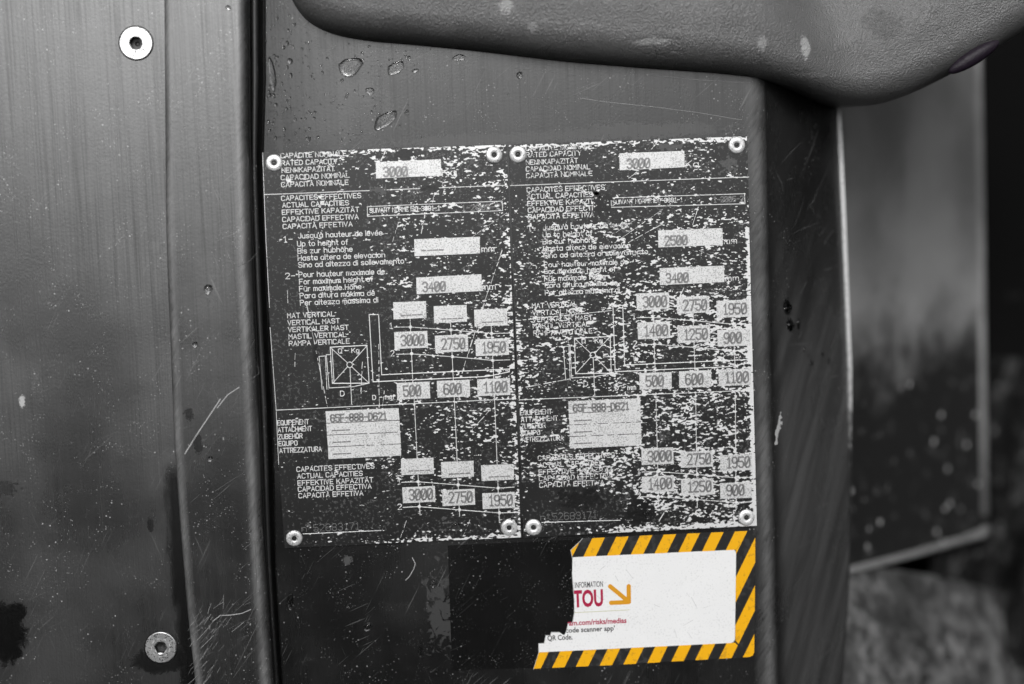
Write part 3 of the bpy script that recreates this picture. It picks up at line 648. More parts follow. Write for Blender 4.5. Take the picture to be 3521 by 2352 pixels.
build_plate('rating_plate', lp, 'black rating plate nearer the rib, light wear, number stamped 52683171', 'ink', T, FL, LN, DT, [(Z2(790, 665), .0013)],
            [Z1(112, 262), Z1(2088, 190), Z3(292, 1305), Z3(2220, 1210)], dens_left, 3,
            [(Z1, (1110, 155), (1072, 240), .0005), (Z1, (1465, 730), (1430, 910), .0004), (Z1, (2160, 1050), (1985, 1560), .0004), (Z1, (2200, 710), (1900, 920), .0002), (Z1, (1555, 530), (1530, 640), .0003), (Z2, (2060, 1060), (1890, 1250), .0003), (Z2, (2030, 10), (1800, 740), .0004), (Z2, (1052, 480), (1056, 1090), .0003), (Z2, (905, 640), (890, 960), .0004),
             (Z2, (405, 130), (590, 1040), .0003), (Z2, (1100, 900), (1085, 1050), .0003), (Z1, (1175, 970), (1240, 760), .0002), (Z1, (230, 1410), (235, 1520), .0003), (Z3, (1300, 1150), (1245, 1300), .0003), (Z3, (1870, 1140), (1810, 1280), .0002), (Z2, (300, 560), (298, 680), .0003), (Z1, (600, 1250), (630, 1480), .0002)],
            [(Z1, 1045, 515, 70, 26, 'rubbed'), (Z1, 1510, 490, 80, 22, 'tar'), (Z1, 1490, 770, 18, 40, 'tar'), (Z2, 480, 560, 16, 90, 'tar'), (Z1, 1290, 180, 90, 40, 'tar')])

# ---- right plate
T = []
for s, (x, y, x2) in zip(CAPS, ((205, 208, 800), (207, 266, 700), (207, 333, 670), (207, 393, 780), (210, 453, 800))): T.append(tx(Z4, s, x, y, x2))
for s, (x, y, x2) in zip(EFF, ((215, 581, 910), (218, 641, 805), (220, 703, 890), (225, 763, 880), (228, 823, 815))): T.append(tx(Z4, s, x, y, x2))
T.append(tx(Z4, 'SUIVANT NORME ISO-3691-1', 987, 688, 1608, 42)); T.append(tx(Z4, 'Kg', 1640, 360, 1752, 70, .0004)); T.append(tx(Z4, '1-2005-2', 1890, 672, 2155, 55, .0005))
T.append(tx(Z4, '1-', 225, 930, 290, 58)); T.append(tx(Z4, '2-', 228, 1263, 290, 56))
for s, (x, y, x2) in zip(LEV, ((360, 918, 1115), (358, 983, 800), (358, 1046, 835), (362, 1108, 1140), (365, 1170, 1298))): T.append(tx(Z4, s, x, y, x2, 50))
for s, (x, y, x2) in zip(MAX, ((370, 1253, 1118), (370, 1314, 1010), (372, 1378, 918), (378, 1438, 1023), (378, 1503, 1045))): T.append(tx(Z4, s, x, y, x2, 50))
T.append(tx(Z4, 'mm', 1985, 1043, 2095, 60)); T.append(tx(Z4, 'mm', 1998, 1378, 2112, 60))
for s, (x, y, x2) in zip(MAT, ((262, 263, 665), (265, 327, 720), (268, 388, 800), (270, 446, 775), (275, 509, 800))): T.append(tx(Z5, s, x, y, x2))
T.append(tx(Z5, 'Q - Kg', 708, 580, 890, 44)); T.append(tx(Z5, 'D', 725, 965, 758, 50)); T.append(tx(Z5, 'D - mm', 1005, 1000, 1190, 44))
T.append(tx(Z5, '1', 1160, 360, 1185, 54)); T.append(tx(Z5, '2', 1172, 605, 1200, 54))
for s, (x, y, x2) in zip(EQU, ((155, 1223, 435), (163, 1284, 490), (163, 1345, 380), (165, 1405, 330), (170, 1464, 540))): T.append(tx(Z5, s, x, y, x2))
for s, (x, y, x2) in zip(EFF, ((315, 613, 1000), (322, 676, 895), (322, 738, 985), (325, 796, 980), (328, 855, 905))): T.append(tx(Z6, s, x, y, x2))
T.append(tx(Z6, '1', 1205, 735, 1228, 54)); T.append(tx(Z6, '2', 1205, 955, 1232, 54))
T.append(tx(Z6, 'n°', 338, 1148, 415, 60, .0003)); T.append(tx(Z6, '52683171', 445, 1148, 838, 70, .0003))
FL = [fl(Z4, ((1043, 228), (1625, 205), (1628, 352), (1045, 380)), '3000', (1115, 362, 1315), 82),
      fl(Z4, ((1390, 920), (1967, 898), (1972, 1048), (1393, 1072)), '2500', (1455, 1052, 1650), 80),
      fl(Z4, ((1403, 1258), (1980, 1235), (1985, 1382), (1407, 1410)), '3400', (1465, 1388, 1660), 80)]
for q, s in ((((1195, 128), (1487, 118), (1492, 265), (1200, 280)), '3000'), (((1557, 160), (1848, 150), (1850, 297), (1560, 312)), '2750'), (((1913, 195), (2205, 182), (2208, 335), (1917, 345)), '1950'),
             (((1205, 390), (1495, 378), (1500, 527), (1210, 540)), '1400'), (((1563, 423), (1855, 410), (1857, 560), (1567, 573)), '1250'), (((1920, 457), (2212, 445), (2217, 595), (1925, 605)), '900'),
             (((1220, 843), (1510, 832), (1513, 980), (1225, 992)), '500'), (((1577, 827), (1865, 815), (1868, 965), (1580, 975)), '600'), (((1930, 812), (2220, 800), (2223, 947), (1935, 960)), '1100')): FL.append(num(Z5, q, s))
for q, s in ((((1240, 503), (1525, 490), (1530, 635), (1243, 650)), '3000'), (((1592, 532), (1880, 520), (1883, 662), (1595, 675)), '2750'), (((1945, 562), (2230, 552), (2233, 693), (1948, 705)), '1950'),
             (((1243, 755), (1530, 742), (1533, 885), (1247, 897)), '1400'), (((1595, 780), (1880, 768), (1885, 912), (1600, 922)), '1250'), (((1945, 812), (2228, 800), (2232, 943), (1948, 953)), '900')): FL.append(num(Z6, q, s))
FL += table(Z5, (585, 1095), (1230, 1068), (1240, 1490), (600, 1518), [((588, 1203), (1232, 1175)), ((595, 1307), (1235, 1280)), ((597, 1412), (1240, 1385))],
            [('65F-888-D621', 632, 1188, 1125), ('----', 632, 1270, 797), ('----', 638, 1373, 802), ('----', 638, 1475, 800)])
LN = [ln(Z4, ((65, 517), (2205, 440))), ln(Z5, ((145, 1083), (2255, 995))), ln(Z6, ((345, 1165), (1050, 1145))),
      ln(Z4, ((968, 628), (2165, 590), (2170, 680), (972, 712), (968, 628))),
      ln(Z5, ((1200, 345), (1345, 343), (1705, 372), (2065, 403), (2200, 405))), ln(Z5, ((1210, 588), (1358, 583), (1715, 612), (2073, 645), (2245, 632))),
      ln(Z5, ((1343, 275), (1365, 845))), ln(Z5, ((1703, 310), (1722, 830))), ln(Z5, ((2062, 340), (2082, 815))),
      ln(Z5, ((985, 237), (1073, 235), (1090, 770), (2215, 720), (2218, 748), (2030, 785), (1005, 830), (985, 237)), .0004),
      ln(Z5, ((640, 530), (960, 515), (970, 843), (650, 848), (640, 530)), .0004), ln(Z5, ((645, 535), (783, 662))), ln(Z5, ((827, 700), (965, 838))), ln(Z5, ((955, 520), (826, 660))), ln(Z5, ((783, 702), (655, 843))),
      ln(Z5, ((808, 708), (822, 1045))), ln(Z5, ((632, 598), (600, 600), (615, 885), (820, 875), (970, 845))), ln(Z5, ((562, 905), (540, 605), (590, 600), (602, 905))),
      ln(Z6, ((1370, 0), (1395, 1010))), ln(Z6, ((1727, 0), (1742, 1030))), ln(Z6, ((2083, 0), (2090, 1050))),
      ln(Z6, ((1245, 712), (1388, 710), (1740, 735), (2090, 763), (2230, 760))), ln(Z6, ((1220, 935), (1392, 933), (1742, 960), (2090, 985), (2230, 980)))]
DT = [Z5(*p) for p in ((1345, 343), (1705, 372), (2065, 403), (1358, 583), (1715, 612), (2073, 645))] + [Z6(*p) for p in ((1388, 710), (1740, 735), (2090, 763), (1392, 933), (1742, 960), (2090, 985))]
def dens_right(u, v):
    p = .125 + .05 * sm(u, .0, .5) + .05 * sm(u, .35, .9) * sm(v, .25, .45) + .05 * sm(u, .55, .9) * sm(v, .62, .75)
    p = p * (1 - .6 * (1 - sm(v, .08, .2))) * (1 - .75 * (1 - sm(u, .3, .5)) * sm(v, .8, .88))
    e = 1.9 * (1 - sm(v, .004, .02)) + 1.8 * sm(v, .972, .992) * sm(u, .15, .3) + 2.4 * sm(u, .972, .99) * sm(v, .12, .3) + .9 * (1 - sm(u, .01, .035)) * sm(v, .3, .5)
    return p, e
rp = [U(1748, 497.5), U(2569.5, 467), U(2604, 1809), U(1801, 1849)]
build_plate('rating_plate', rp, 'heavily speckled worn rating plate beside the folded flange, above the striped sticker', 'ink_worn', T, FL, LN, DT, [(Z5(805, 680), .0013)],
            [Z4(133, 238), Z4(2095, 155), Z6(272, 1208), Z6(2182, 1120)], dens_right, 5,
            [(Z4, (1410, 745), (1000, 1030), .0003), (Z4, (1430, 860), (1120, 1030), .0003), (Z4, (1750, 710), (1700, 870), .0004), (Z4, (1200, 395), (1130, 450), .0004), (Z5, (120, 372), (980, 280), .0004), (Z5, (145, 980), (620, 890), .0004), (Z4, (1400, 100), (1330, 190), .0004), (Z5, (1620, 80), (1580, 165), .0005), (Z4, (1760, 1100), (2010, 1200), .0002), (Z6, (1480, 1020), (1390, 1170), .0004), (Z4, (1190, 820), (930, 990), .0002), (Z5, (850, 150), (660, 60), .0002)],
            [(Z4, 885, 680, 62, 105, 'tar'), (Z4, 860, 600, 45, 22, 'tar'), (Z6, 1240, 1080, 110, 120, 'tar'), (Z6, 700, 950, 200, 60, 'tar'), (Z4, 2020, 330, 90, 60, 'rubbed'), (Z4, 1500, 170, 120, 30, 'rubbed')])

# ------------------------------------------------------------------ torn hazard sticker
YT = YR - .00016
torn = [(985, 198), (965, 222), (905, 280), (918, 330), (915, 430), (928, 600), (930, 690), (922, 745), (915, 765), (888, 772), (880, 800), (875, 825), (862, 848), (846, 842), (830, 832), (775, 830), (768, 850), (738, 850), (731, 880), (725, 905), (690, 905), (690, 965), (655, 1077)]
rest = [(1200, 1051), (1640, 1020), (2085, 998), (2112, 996), (2130, 987), (2140, 965), (2145, 600), (2149, 185), (2146, 162), (2136, 150), (2115, 146), (1500, 174)]
rv2, rf2 = prism([ZS(u, v, YR - .00006) for u, v in ((78, 245), (985, 202), (2120, 152), (2140, 985), (655, 1070), (106, 1086))], .00005)
res = obj('sticker_residue', rv2, rf2, M['film'], label='glossy black rectangle where the torn-off half of the sticker sat', category='residue')
sv, sf = prism([ZS(u, v, YT) for u, v in torn + rest], .0001)
st = obj('hazard_sticker', sv, sf, M['st_black'], label='torn white sticker with yellow and black striped border below the plates', category='sticker')
# white field
wf = [(918, 325)] + [(915, 430), (928, 600), (930, 690), (922, 745), (915, 765), (888, 772), (880, 800), (875, 825), (862, 848), (846, 842), (830, 832), (775, 830), (768, 850), (738, 850), (731, 880), (725, 905), (690, 905), (690, 965)] + [(1980, 902), (2000, 895), (2009, 878), (2017, 300), (2011, 280), (1995, 275)]
YW = YT - .00002
obj('white_field', *prism([ZS(u + .5, v, YW) for u, v in wf], .00001), M['st_white'], st)
# border bands (in sticker view coordinates, y down -> orientation reversed for the clipper)
bands = [[(918, 325), (905, 280), (985, 200), (1500, 174.5), (2115, 147), (2015, 275)], [(2017, 275), (2115, 147), (2136, 151), (2147, 165), (2144, 600), (2139, 965), (2129, 986), (2110, 995), (2012, 885)], [(690, 966), (657, 1075), (1200, 1050), (2085, 997), (2112, 995), (2010, 900)]]
for bi, bnd in enumerate(bands):
    area = sum(bnd[i][0] * bnd[(i + 1) % len(bnd)][1] - bnd[(i + 1) % len(bnd)][0] * bnd[i][1] for i in range(len(bnd)))
    conv = bnd if area > 0 else bnd[::-1]
    for k in range(-4, 13):
        c0 = 1147 + 156.2 * k; c1 = c0 + 82
        para = [(c0 - .49 * 100, 100), (c1 - .49 * 100, 100), (c1 - .49 * 1150, 1150), (c0 - .49 * 1150, 1150)]
        q = clip_poly(para, conv)
        if len(q) > 2:
            obj('yellow_stripe', *prism([ZS(u, v, YW - .000004 * (1 + bi)) for u, v in q], .00001), M['st_yellow'], st)
def font_text(name, s, u0, v0, u1, h, mat, off=0.0, clip=None, skew=0):
    cu = bpy.data.curves.new('t', 'FONT'); cu.body = s; cu.size = 1; cu.offset = off; cu.resolution_u = 3
    o = bpy.data.objects.new('t', cu); COL.objects.link(o)
    dg = bpy.context.evaluated_depsgraph_get(); me = bpy.data.meshes.new_from_object(o.evaluated_get(dg)); bpy.data.objects.remove(o)
    bm = bmesh.new(); bm.from_mesh(me)
    xs = [v.co.x for v in bm.verts]; mn, mx = min(xs), max(xs)
    p0, p1, ph = ZS(u0, v0, 0), ZS(u1, v0, 0), ZS(u0, v0 - h, 0); sx = (p1[0] - p0[0]) / (mx - mn); sz = (ph[2] - p0[2]) / .73
    y = YW - .00003
    for v in bm.verts: v.co = ((v.co.x - mn) * sx + p0[0], y, v.co.y * sz + p0[2])
    if clip is not None:
        cx = ZS(clip, v0, 0)[0]
        bmesh.ops.bisect_plane(bm, geom=bm.verts[:] + bm.edges[:] + bm.faces[:], plane_co=(cx, 0, 0), plane_no=(1, 0, 0), clear_inner=True)
    V = [tuple(v.co) for v in bm.verts]; idx = {v: i for i, v in enumerate(bm.verts)}
    F = [tuple(idx[v] for v in f.verts) for f in bm.faces]; bm.free()
    if F:
        a = np.array(V); q = F[0]; e = np.cross(a[q[1]] - a[q[0]], a[q[2]] - a[q[0]])
        if e[1] > 0: F = [f[::-1] for f in F]
    return obj(name, V, F, mat, st)
obj('torn_edge', *join([ribbon([(p[0], p[2]) for p in [ZS(u + random.uniform(-2, 1), v + random.uniform(-2, 2), YT) for u, v in torn[a:a + 2]]], .00028 * random.uniform(.5, 1.3), YT, .00006) for a in range(len(torn) - 1)]), M['fibre'], st)
for k in range(16):
    u, v = random.uniform(950, 1950), random.uniform(320, 880); L = random.uniform(30, 130); a = random.choice((.9, -.8, 1.2)) + random.gauss(0, .2)
    pp = [ZS(u + L * t * math.cos(a) + random.uniform(-2, 2), v + L * t * math.sin(a) * .6, YW) for t in (0, .4, 1)]
    if max(abs(v + L * math.sin(a) * .6 - 600), 0) > 270 or u + L * math.cos(a) > 2000: continue
    obj('scuff', *ribbon([(p[0], p[2]) for p in pp], random.uniform(.0001, .00025), YW - .000003, .00001), M['scuff'], st)
font_text('lettering', 'E INFORMATION', 912, 536, 1124, 40, M['st_grey'], .01, 921)
font_text('lettering', 'TOU', 925, 662, 1126, 112, M['st_red'], .035, 931)
font_text('lettering', 'ram.com/risks/medias', 878, 789, 1283, 36, M['st_red'], .028, 886)
font_text('lettering', "code scanner app'", 872, 837, 1204, 34, M['st_grey'], .022, 876)
font_text('lettering', 's QR Code.', 722, 891, 918, 36, M['st_grey'], .022, 742)
def flat_strip(u0, v0, u1, v1, wd):
    n = 10; dx, dy = u1 - u0, v1 - v0; a = math.atan2(dy, dx); P = []
    for k in range(n + 1): t = a + math.pi / 2 + math.pi * k / n; P.append((u0 + wd / 2 * math.cos(t), v0 + wd / 2 * math.sin(t)))
    for k in range(n + 1): t = a - math.pi / 2 + math.pi * k / n; P.append((u1 + wd / 2 * math.cos(t), v1 + wd / 2 * math.sin(t)))
    return P
arrow = [prism([ZS(u, v, YW - .00002 - .000004 * k) for u, v in flat_strip(*sg, 29)], .00001) for k, sg in enumerate(((1170, 521, 1293, 622), (1177, 632, 1296, 626), (1295, 520, 1296, 626)))]
obj('arrow', *join(arrow), M['st_orange'], st)
obj('thin_rule', *prism([ZS(u, v, YW - .00002) for u, v in ((932, 696), (1300, 677), (1300, 681), (932, 700))], .00001), M['st_olive'], st)

# ------------------------------------------------------------------ moulded cover overhead
out = [(560, -330), (610, -150), (645, -60), (668, 0), (690, 38), (720, 62), (770, 82), (850, 95), (950, 103), (1100, 118), (1300, 142), (1500, 158), (1650, 168), (1740, 180), (1830, 205), (1900, 232), (1960, 246), (2020, 240), (2090, 215), (2200, 160), (2347, 70), (2480, -20), (2640, -150), (2760, -330)]
oy = [.001] * 13 + [.003, .012, .024, .03, .03, .03, .03, .03, .03, .03, .03]
o = np.array(out, float); seg = np.r_[0, np.cumsum(np.linalg.norm(np.diff(o, axis=0), axis=1))]
ss = np.linspace(0, seg[-1], 150)
ox, oyy, oY = (np.interp(ss, seg, o[:, 0]), np.interp(ss, seg, o[:, 1]), np.interp(ss, seg, oy))
def smooth1(a, k=3):
    for _ in range(k): a = np.r_[a[0], (a[:-2] + 2 * a[1:-1] + a[2:]) / 4, a[-1]]
    return a
ox, oyy, oY = smooth1(ox), smooth1(oyy), smooth1(oY)
CX, CY = 1480.0, -900.0
prof = []
for t in np.linspace(0, 1, 13): prof.append((85 * (1 - math.cos(t * math.pi / 2)), .020 * math.sin(t * math.pi / 2)))
prof += [(110, .0212), (140, .0215), (180, .0205), (240, .017), (330, .008), (430, -.006), (520, -.024)]
rows = []
back = [(14, -.045), (6, -.02), (1.5, -.004)]
for (a, b) in back + prof:
    r = []
    for k in range(len(ss)):
        dx, dy = CX - ox[k], CY - oyy[k]; L = math.hypot(dx, dy); f = a / L
        p = D(ox[k] + dx * f, oyy[k] + dy * f, oY[k]); p[1] = oY[k] - b * (1 + .0 * k); r.append(p)
    rows.append(r)
cov = np.array(rows)
n = NT('grained_plastic')
vd = n.mapping((1, 1, 1)); ds = n.noise(220, 2)
va = n.t.nodes.new('ShaderNodeVectorMath'); va.operation = 'MULTIPLY_ADD'
cmb = n.t.nodes.new('ShaderNodeCombineXYZ'); n.link(ds, cmb.inputs[0]); n.link(n.noise(260, 2, vec=n.mapping((1, 1, 1), (0, 0, 0), (3, 1, 2))), cmb.inputs[2])
n.link(cmb.outputs[0], va.inputs[0]); va.inputs[1].default_value = (.007, .007, .007); n.link(n.co, va.inputs[2])
cell = n.voronoi(190, 'DISTANCE_TO_EDGE', va.outputs[0]); cell2 = n.voronoi(900, 'DISTANCE_TO_EDGE', va.outputs[0])
fine = n.noise(2200, 3)
h = n.math('ADD', n.math('MULTIPLY', n.step(cell, 0, .09), n.step(n.noise(45, 2), .45, .75, .05, .7)), n.math('ADD', n.math('MULTIPLY', n.noise(1300, 2), 1.7), n.math('MULTIPLY', fine, .3)))
h = n.math('ADD', h, n.math('MULTIPLY', n.noise(90, 3), .9))
col = n.mix(n.noise(50, 4, .6), .095, .15)
col = n.mix(n.math('MULTIPLY', n.step(n.noise(420, 4, .7), .60, .75), .3), col, .16)
vr = n.voronoi(380); col = n.mix(n.math('MULTIPLY', n.step(vr, .13, .06), n.step(n.noise(60, 2), .5, .6)), col, .4)
for (x, y, rx, rz, k, c_) in ((1158, 18, .004, .004, 1.8, .34), (1858, 103, .0034, .006, 1.3, .42), (1745, 100, .0028, .004, 1.5, .26), (1490, 98, .011, .0017, 1.1, .3), (1220, 65, .003, .003, 1.6, .24), (1010, 65, .008, .004, 1.9, .16), (1300, 92, .04, .002, 1.5, .13), (2050, 235, .012, .002, 1.2, .15), (985, 95, .02, .002, 1.5, .12), (1880, 165, .012, .0015, 1.3, .17), (2060, 40, .012, .009, 1.2, .075)):
    p = D(x, y, -.014); m = n.step(n.math('ADD', n.near(p, rx, rz), n.math('MULTIPLY', n.math('SUBTRACT', n.noise(2.0 / min(rx, rz), 7, .7, dist=1.0), .5), k * 1.6)), .05, .4)
    col = n.mix(m, col, c_)
n.P(Base_Color=col, Roughness=n.mixf(n.noise(120, 3), .34, .46), IOR=1.8)
n.bump(h, .8, .0006)
cover = obj('moulded_cover', cov.reshape(-1, 3), [q[::-1] for q in grid_faces(len(cov), len(ss))], n.m, smooth=True,
            label='grey leather-grained moulded plastic cover overhanging the plate panel', category='cover')
# oval insert in its lower right edge
n = NT('purple_insert'); n.P(Base_Color=n.mix(n.noise(500, 4, .7, dist=.6), (.004, .003, .005), (.022, .014, .025)), Roughness=.5, Specular_IOR_Level=.25); n.bump(n.noise(400, 3), .6, .0006); M['purple'] = n.m
pc = D(2232, 131, .006); pe = D(2290, 95, .005); ax = (pe - pc); La = np.linalg.norm(ax); ax /= La; up = np.cross(ax, [0, -1, 0]); up /= np.linalg.norm(up); nm = np.cross(up, ax)
if nm[1] > 0: nm = -nm
v, f = [], []
for i in range(13):
    th = math.pi * i / 12
    for k in range(20):
        ph = 2 * math.pi * k / 20
        v.append(pc + ax * La * math.cos(th) + up * .0036 * math.sin(th) * math.cos(ph) + nm * .003 * math.sin(th) * math.sin(ph))
for i in range(12):
    for k in range(20): f.append((i * 20 + k, i * 20 + (k + 1) % 20, (i + 1) * 20 + (k + 1) % 20, (i + 1) * 20 + k))
obj('oval_insert', v, f, M['purple'], cover, smooth=True, label='dark purple oval insert at the lower edge')

# ------------------------------------------------------------------ out-of-focus machine parts behind
def on_back(px, py):                  # plane of the recessed box face, running back to the right
    A = D(1900, 700, .13); B = D(2250, 700, .24); t2 = B - A; nrm = np.array([t2[1], -t2[0], 0]); d = ray(px * 1.5, py * 1.5)
    return CAM + d * float(nrm @ (A - CAM)) / float(nrm @ d)
n = NT('muddy_grey_paint'); zz = n.xyz()[2]; zt = float(on_back(2100, 760)[2])
mud = n.step(n.math('ADD', zz, n.math('MULTIPLY', n.math('SUBTRACT', n.noise(30, 5, .65), .5), .12)), zt + .035, zt - .04)  # mud, with the dark half of the horizon reflection painted in
splash = n.math('MULTIPLY', n.step(n.noise(110, 4, .6), .58, .72), mud)
c0 = n.mix(n.step(n.noise(13, 4, .5), .3, .7), .13, .26)
drip = n.step(n.noise(1, 3, .6, n.mapping((160, 160, 12))), .60, .72)
c0 = n.mix(n.math('MULTIPLY', drip, .6), c0, .08)
c1 = n.mix(mud, c0, .008); c1 = n.mix(n.math('MULTIPLY', splash, .7), c1, .10); c1 = n.mix(n.math('MULTIPLY', n.step(n.voronoi(85), .2, .1), n.math('MULTIPLY', mud, n.step(n.noise(20, 2), .5, .6))), c1, .45)
n.P(Base_Color=c1, Roughness=n.mixf(mud, .45, .6)); n.bump(n.noise(120, 4), .4, .001)
M['mudgrey'] = n.m
bx_ = [on_back(x, y) for x, y in ((1820, -150), (2242, -150), (2262, 1212), (1850, 1332))]
box = thing('recessed_box', tuple(bx_[3]), label='blurred grey recessed box face with raised rim, lower half dark with mud and painted-in reflection, behind the flange', category='box')
bp = np.array(bx_); back_ = bp + np.array([-.01, .02, 0])
obj('face', np.vstack([bp, back_]), [(3, 2, 1, 0), (4, 5, 6, 7), (1, 2, 6, 5), (2, 3, 7, 6)], M['mudgrey'], box)
def tube(path, r, seg=10):
    p = np.array(path); v, f = [], []
    for i in range(len(p)):
        t = p[min(i + 1, len(p) - 1)] - p[max(i - 1, 0)]; t /= np.linalg.norm(t); a = np.cross(t, [.3, 1, .2]); a /= np.linalg.norm(a); b = np.cross(t, a)
        rr = r if np.isscalar(r) else r[i]
        for k in range(seg): v.append(p[i] + rr * (a * math.cos(2 * math.pi * k / seg) + b * math.sin(2 * math.pi * k / seg)))
    for i in range(len(p) - 1):
        for k in range(seg): f.append((i * seg + k, i * seg + (k + 1) % seg, (i + 1) * seg + (k + 1) % seg, (i + 1) * seg + k))
    f += [tuple(range(seg))[::-1], tuple((len(p) - 1) * seg + k for k in range(seg))]
    return v, f
M['rim'] = plain('worn_rim', .2, .45, var=.5, vscale=60)
obj('side_rim', *tube([on_back(x, y) for x, y in ((2238, -150), (2241, 170), (2246, 500), (2250, 900), (2255, 1180))], .0028), M['rim'], box, smooth=True)
obj('bottom_rim', *tube([on_back(x, y) for x, y in ((1850, 1332), (1945, 1308), (2100, 1268), (2200, 1238), (2246, 1224), (2262, 1212))], [.0024, .0024, .0022, .0022, .003, .003]), M['rim'], box, smooth=True)

n = NT('dirty_guard'); m = n.noise(80, 6, .72)
n.P(Base_Color=n.mix(n.math('MULTIPLY', n.step(m, .38, .68), n.step(n.noise(14, 2), .35, .6, .3, 1.0)), .025, .22), Roughness=.28); n.bump(n.noise(150, 5, .7), .7, .003); M['guard'] = n.m
rows = []
r2 = np.random.default_rng(4)
for i, y in enumerate(np.linspace(1285, 1850, 26)):
    r = []
    for j, x in enumerate(np.linspace(1780, 2420, 26)):
        s, t = i / 25, j / 25
        Y = .135 - .06 * math.sin(s * 1.5) + .16 * t ** 1.8 + r2.normal() * .0005
        r.append(D(x + 30 * s * t, y + 110 * t * t * (1 - s), Y))
    rows.append(r)
obj('curved_guard', np.array(rows).reshape(-1, 3), [q[::-1] for q in grid_faces(26, 26)], M['guard'], smooth=True,
    label='blurred dirt-caked curved guard below the recessed box, lower right', category='guard')
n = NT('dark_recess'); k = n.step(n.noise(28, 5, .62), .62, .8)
n.P(Base_Color=n.mix(k, .003, .03), Roughness=.7, Specular_IOR_Level=.06); M['dark'] = n.m  # near-black colour carries the shade of the recess
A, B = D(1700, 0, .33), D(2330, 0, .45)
wall_ = [(A[0], .30, -.9), (2.2, .46, -.9), (2.2, .46, .8), (A[0], .30, .8)]  # unseen stretch added to the right so the flange reflects black
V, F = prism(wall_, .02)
obj('machine_backdrop', V, F, M['dark'], label='black backdrop for the shadowed machine body at the right edge, extended unseen', category='machine')
rows = []
for i, y in enumerate(np.linspace(820, 1900, 30)):
    r = []
    for j, x in enumerate(np.linspace(2130, 2700, 24)):
        Y = .27 - .05 * i / 29 + .02 * math.sin(j * .7 + i * .31) + r2.normal() * .003 + .04 * max(0, 1 - i / 8)
        r.append(D(x + (9 - i) * 3 if i < 9 else x, y, Y))
    rows.append(r)
n = NT('mud_clods'); k = n.step(n.noise(60, 6, .7), .48, .72)
k = n.math('MAXIMUM', n.math('MULTIPLY', k, .25), n.math('MULTIPLY', n.step(n.voronoi(60), .2, .1), n.step(n.noise(16, 2), .5, .6)))
n.P(Base_Color=n.mix(k, .006, .3), Roughness=.65, Specular_IOR_Level=.15); n.bump(n.noise(130, 5, .7), .8, .004)
obj('muddy_tyre', np.array(rows).reshape(-1, 3), [q[::-1] for q in grid_faces(30, 24)], n.m, smooth=True,
    label='dark mud-spattered mass at the lower right corner, strongly blurred', category='mud')

# ------------------------------------------------------------------ water drops and dirt
def drop_mesh(c, wx, wz, ht, shape=None, seg=28, rings=8, lean=0.0, tilt=None, seed=0, flat=2):
    """dome of water round c; shape(angle) -> radius factor"""
    r = np.random.default_rng(seed); ph = r.uniform(0, 6.28, 4); v, f = [], []
    for i in range(rings + 1):
        t = i / rings
        for k in range(seg):
            a = 2 * math.pi * k / seg
            q = 1 + .07 * math.sin(2 * a + ph[0]) + .05 * math.sin(3 * a + ph[1]) + .03 * math.sin(5 * a + ph[2])
            if shape: q *= shape(a)
            rr = (1 - t) * q; hh = ht * math.sqrt(max(0, 1 - (1 - t) ** flat)) if i else -.0001
            x, z = wx * rr * math.cos(a) + lean * wz * rr * math.sin(a), wz * rr * math.sin(a)
            if tilt is None: v.append((c[0] + x, c[1] - hh, c[2] + z))
            else: v.append((c[0] + x * math.cos(tilt) + hh * math.sin(tilt), c[1] + x * math.sin(tilt) - hh * math.cos(tilt), c[2] + z))
    for i in range(rings):
        for k in range(seg): f.append((i * seg + k, i * seg + (k + 1) % seg, (i + 1) * seg + (k + 1) % seg, (i + 1) * seg + k))
    return v, f
PX = .1335e-3 / 1.9567      # metres per pixel of the upper panel view
tear = lambda a: (1.0 if math.sin(a) < 0 else 1.0 - .55 * math.sin(a) ** .6) * (1 + .35 * max(0, math.cos(a - .7)) ** 6)
def drop(u, v, w_, h_, label, shape=None, lean=0, ht=.32, seed=0, Z=ZW, px=PX, Y=YR):
    c = Z(u, v, Y); m = min(w_, h_) * px
    return obj('water_drop', *drop_mesh(c, w_ / 2 * px, h_ / 2 * px, m * ht, shape, lean=lean, seed=seed, rings=14, seg=40, flat=7 if w_ * h_ > 2500 else 2.5), M['water'], origin=c, smooth=True, label=label, category='water drop', group='water drops on the panels')
drop(695, 430, 165, 165, 'largest water drop under the cover, hook-shaped and running down', tear, .35, .22, 1)
drop(1000, 445, 100, 130, 'second water drop right of the hook-shaped one, just under the cover', tear, .4, .22, 2)
drop(935, 790, 125, 170, 'long pointed water drop closest above the left plate', tear, .55, .2, 3)
drop(1425, 388, 92, 42, 'flat wide water drop touching the cover edge', None, 0, .3, 4)
drop(1832, 505, 46, 46, 'single round water drop right of centre on the clean panel', None, 0, .4, 5)
drop(1757, 635, 17, 17, 'tiny bead below the single round drop on the clean panel', None, 0, .4, 6)
drop(289, 410, 38, 38, 'round water bead high on the panel left of the hook-shaped drop', None, 0, .4, 7)
drop(825, 612, 58, 52, 'ragged round water drop halfway between cover and left plate', None, 0, .35, 8)
drop(168, 500, 48, 215, 'tall narrow water trail beside the rubber seal', None, -.1, .3, 9)
drop(1130, 472, 50, 34, 'small triangular water drop right of the two large ones', tear, 0, .3, 10)
drop(1745, 1190, 90, 100, 'water drop on the left plate beside its lower right rivet', tear, .1, .3, 18, Z3, PX * 1.9567 / 2.609, -.00002)
drop(1285, 1085, 70, 110, 'water drop on the right plate above the striped sticker', tear, 0, .3, 19, Z6, PX * 1.9567 / 2.609, -.00002)
drop(410, 930, 38, 44, 'small ragged drop just above the left plate rivet', tear, 0, .3, 12)
drop(668, 650, 22, 48, 'thin slanted drop left of the ragged round one', None, .4, .3, 13)
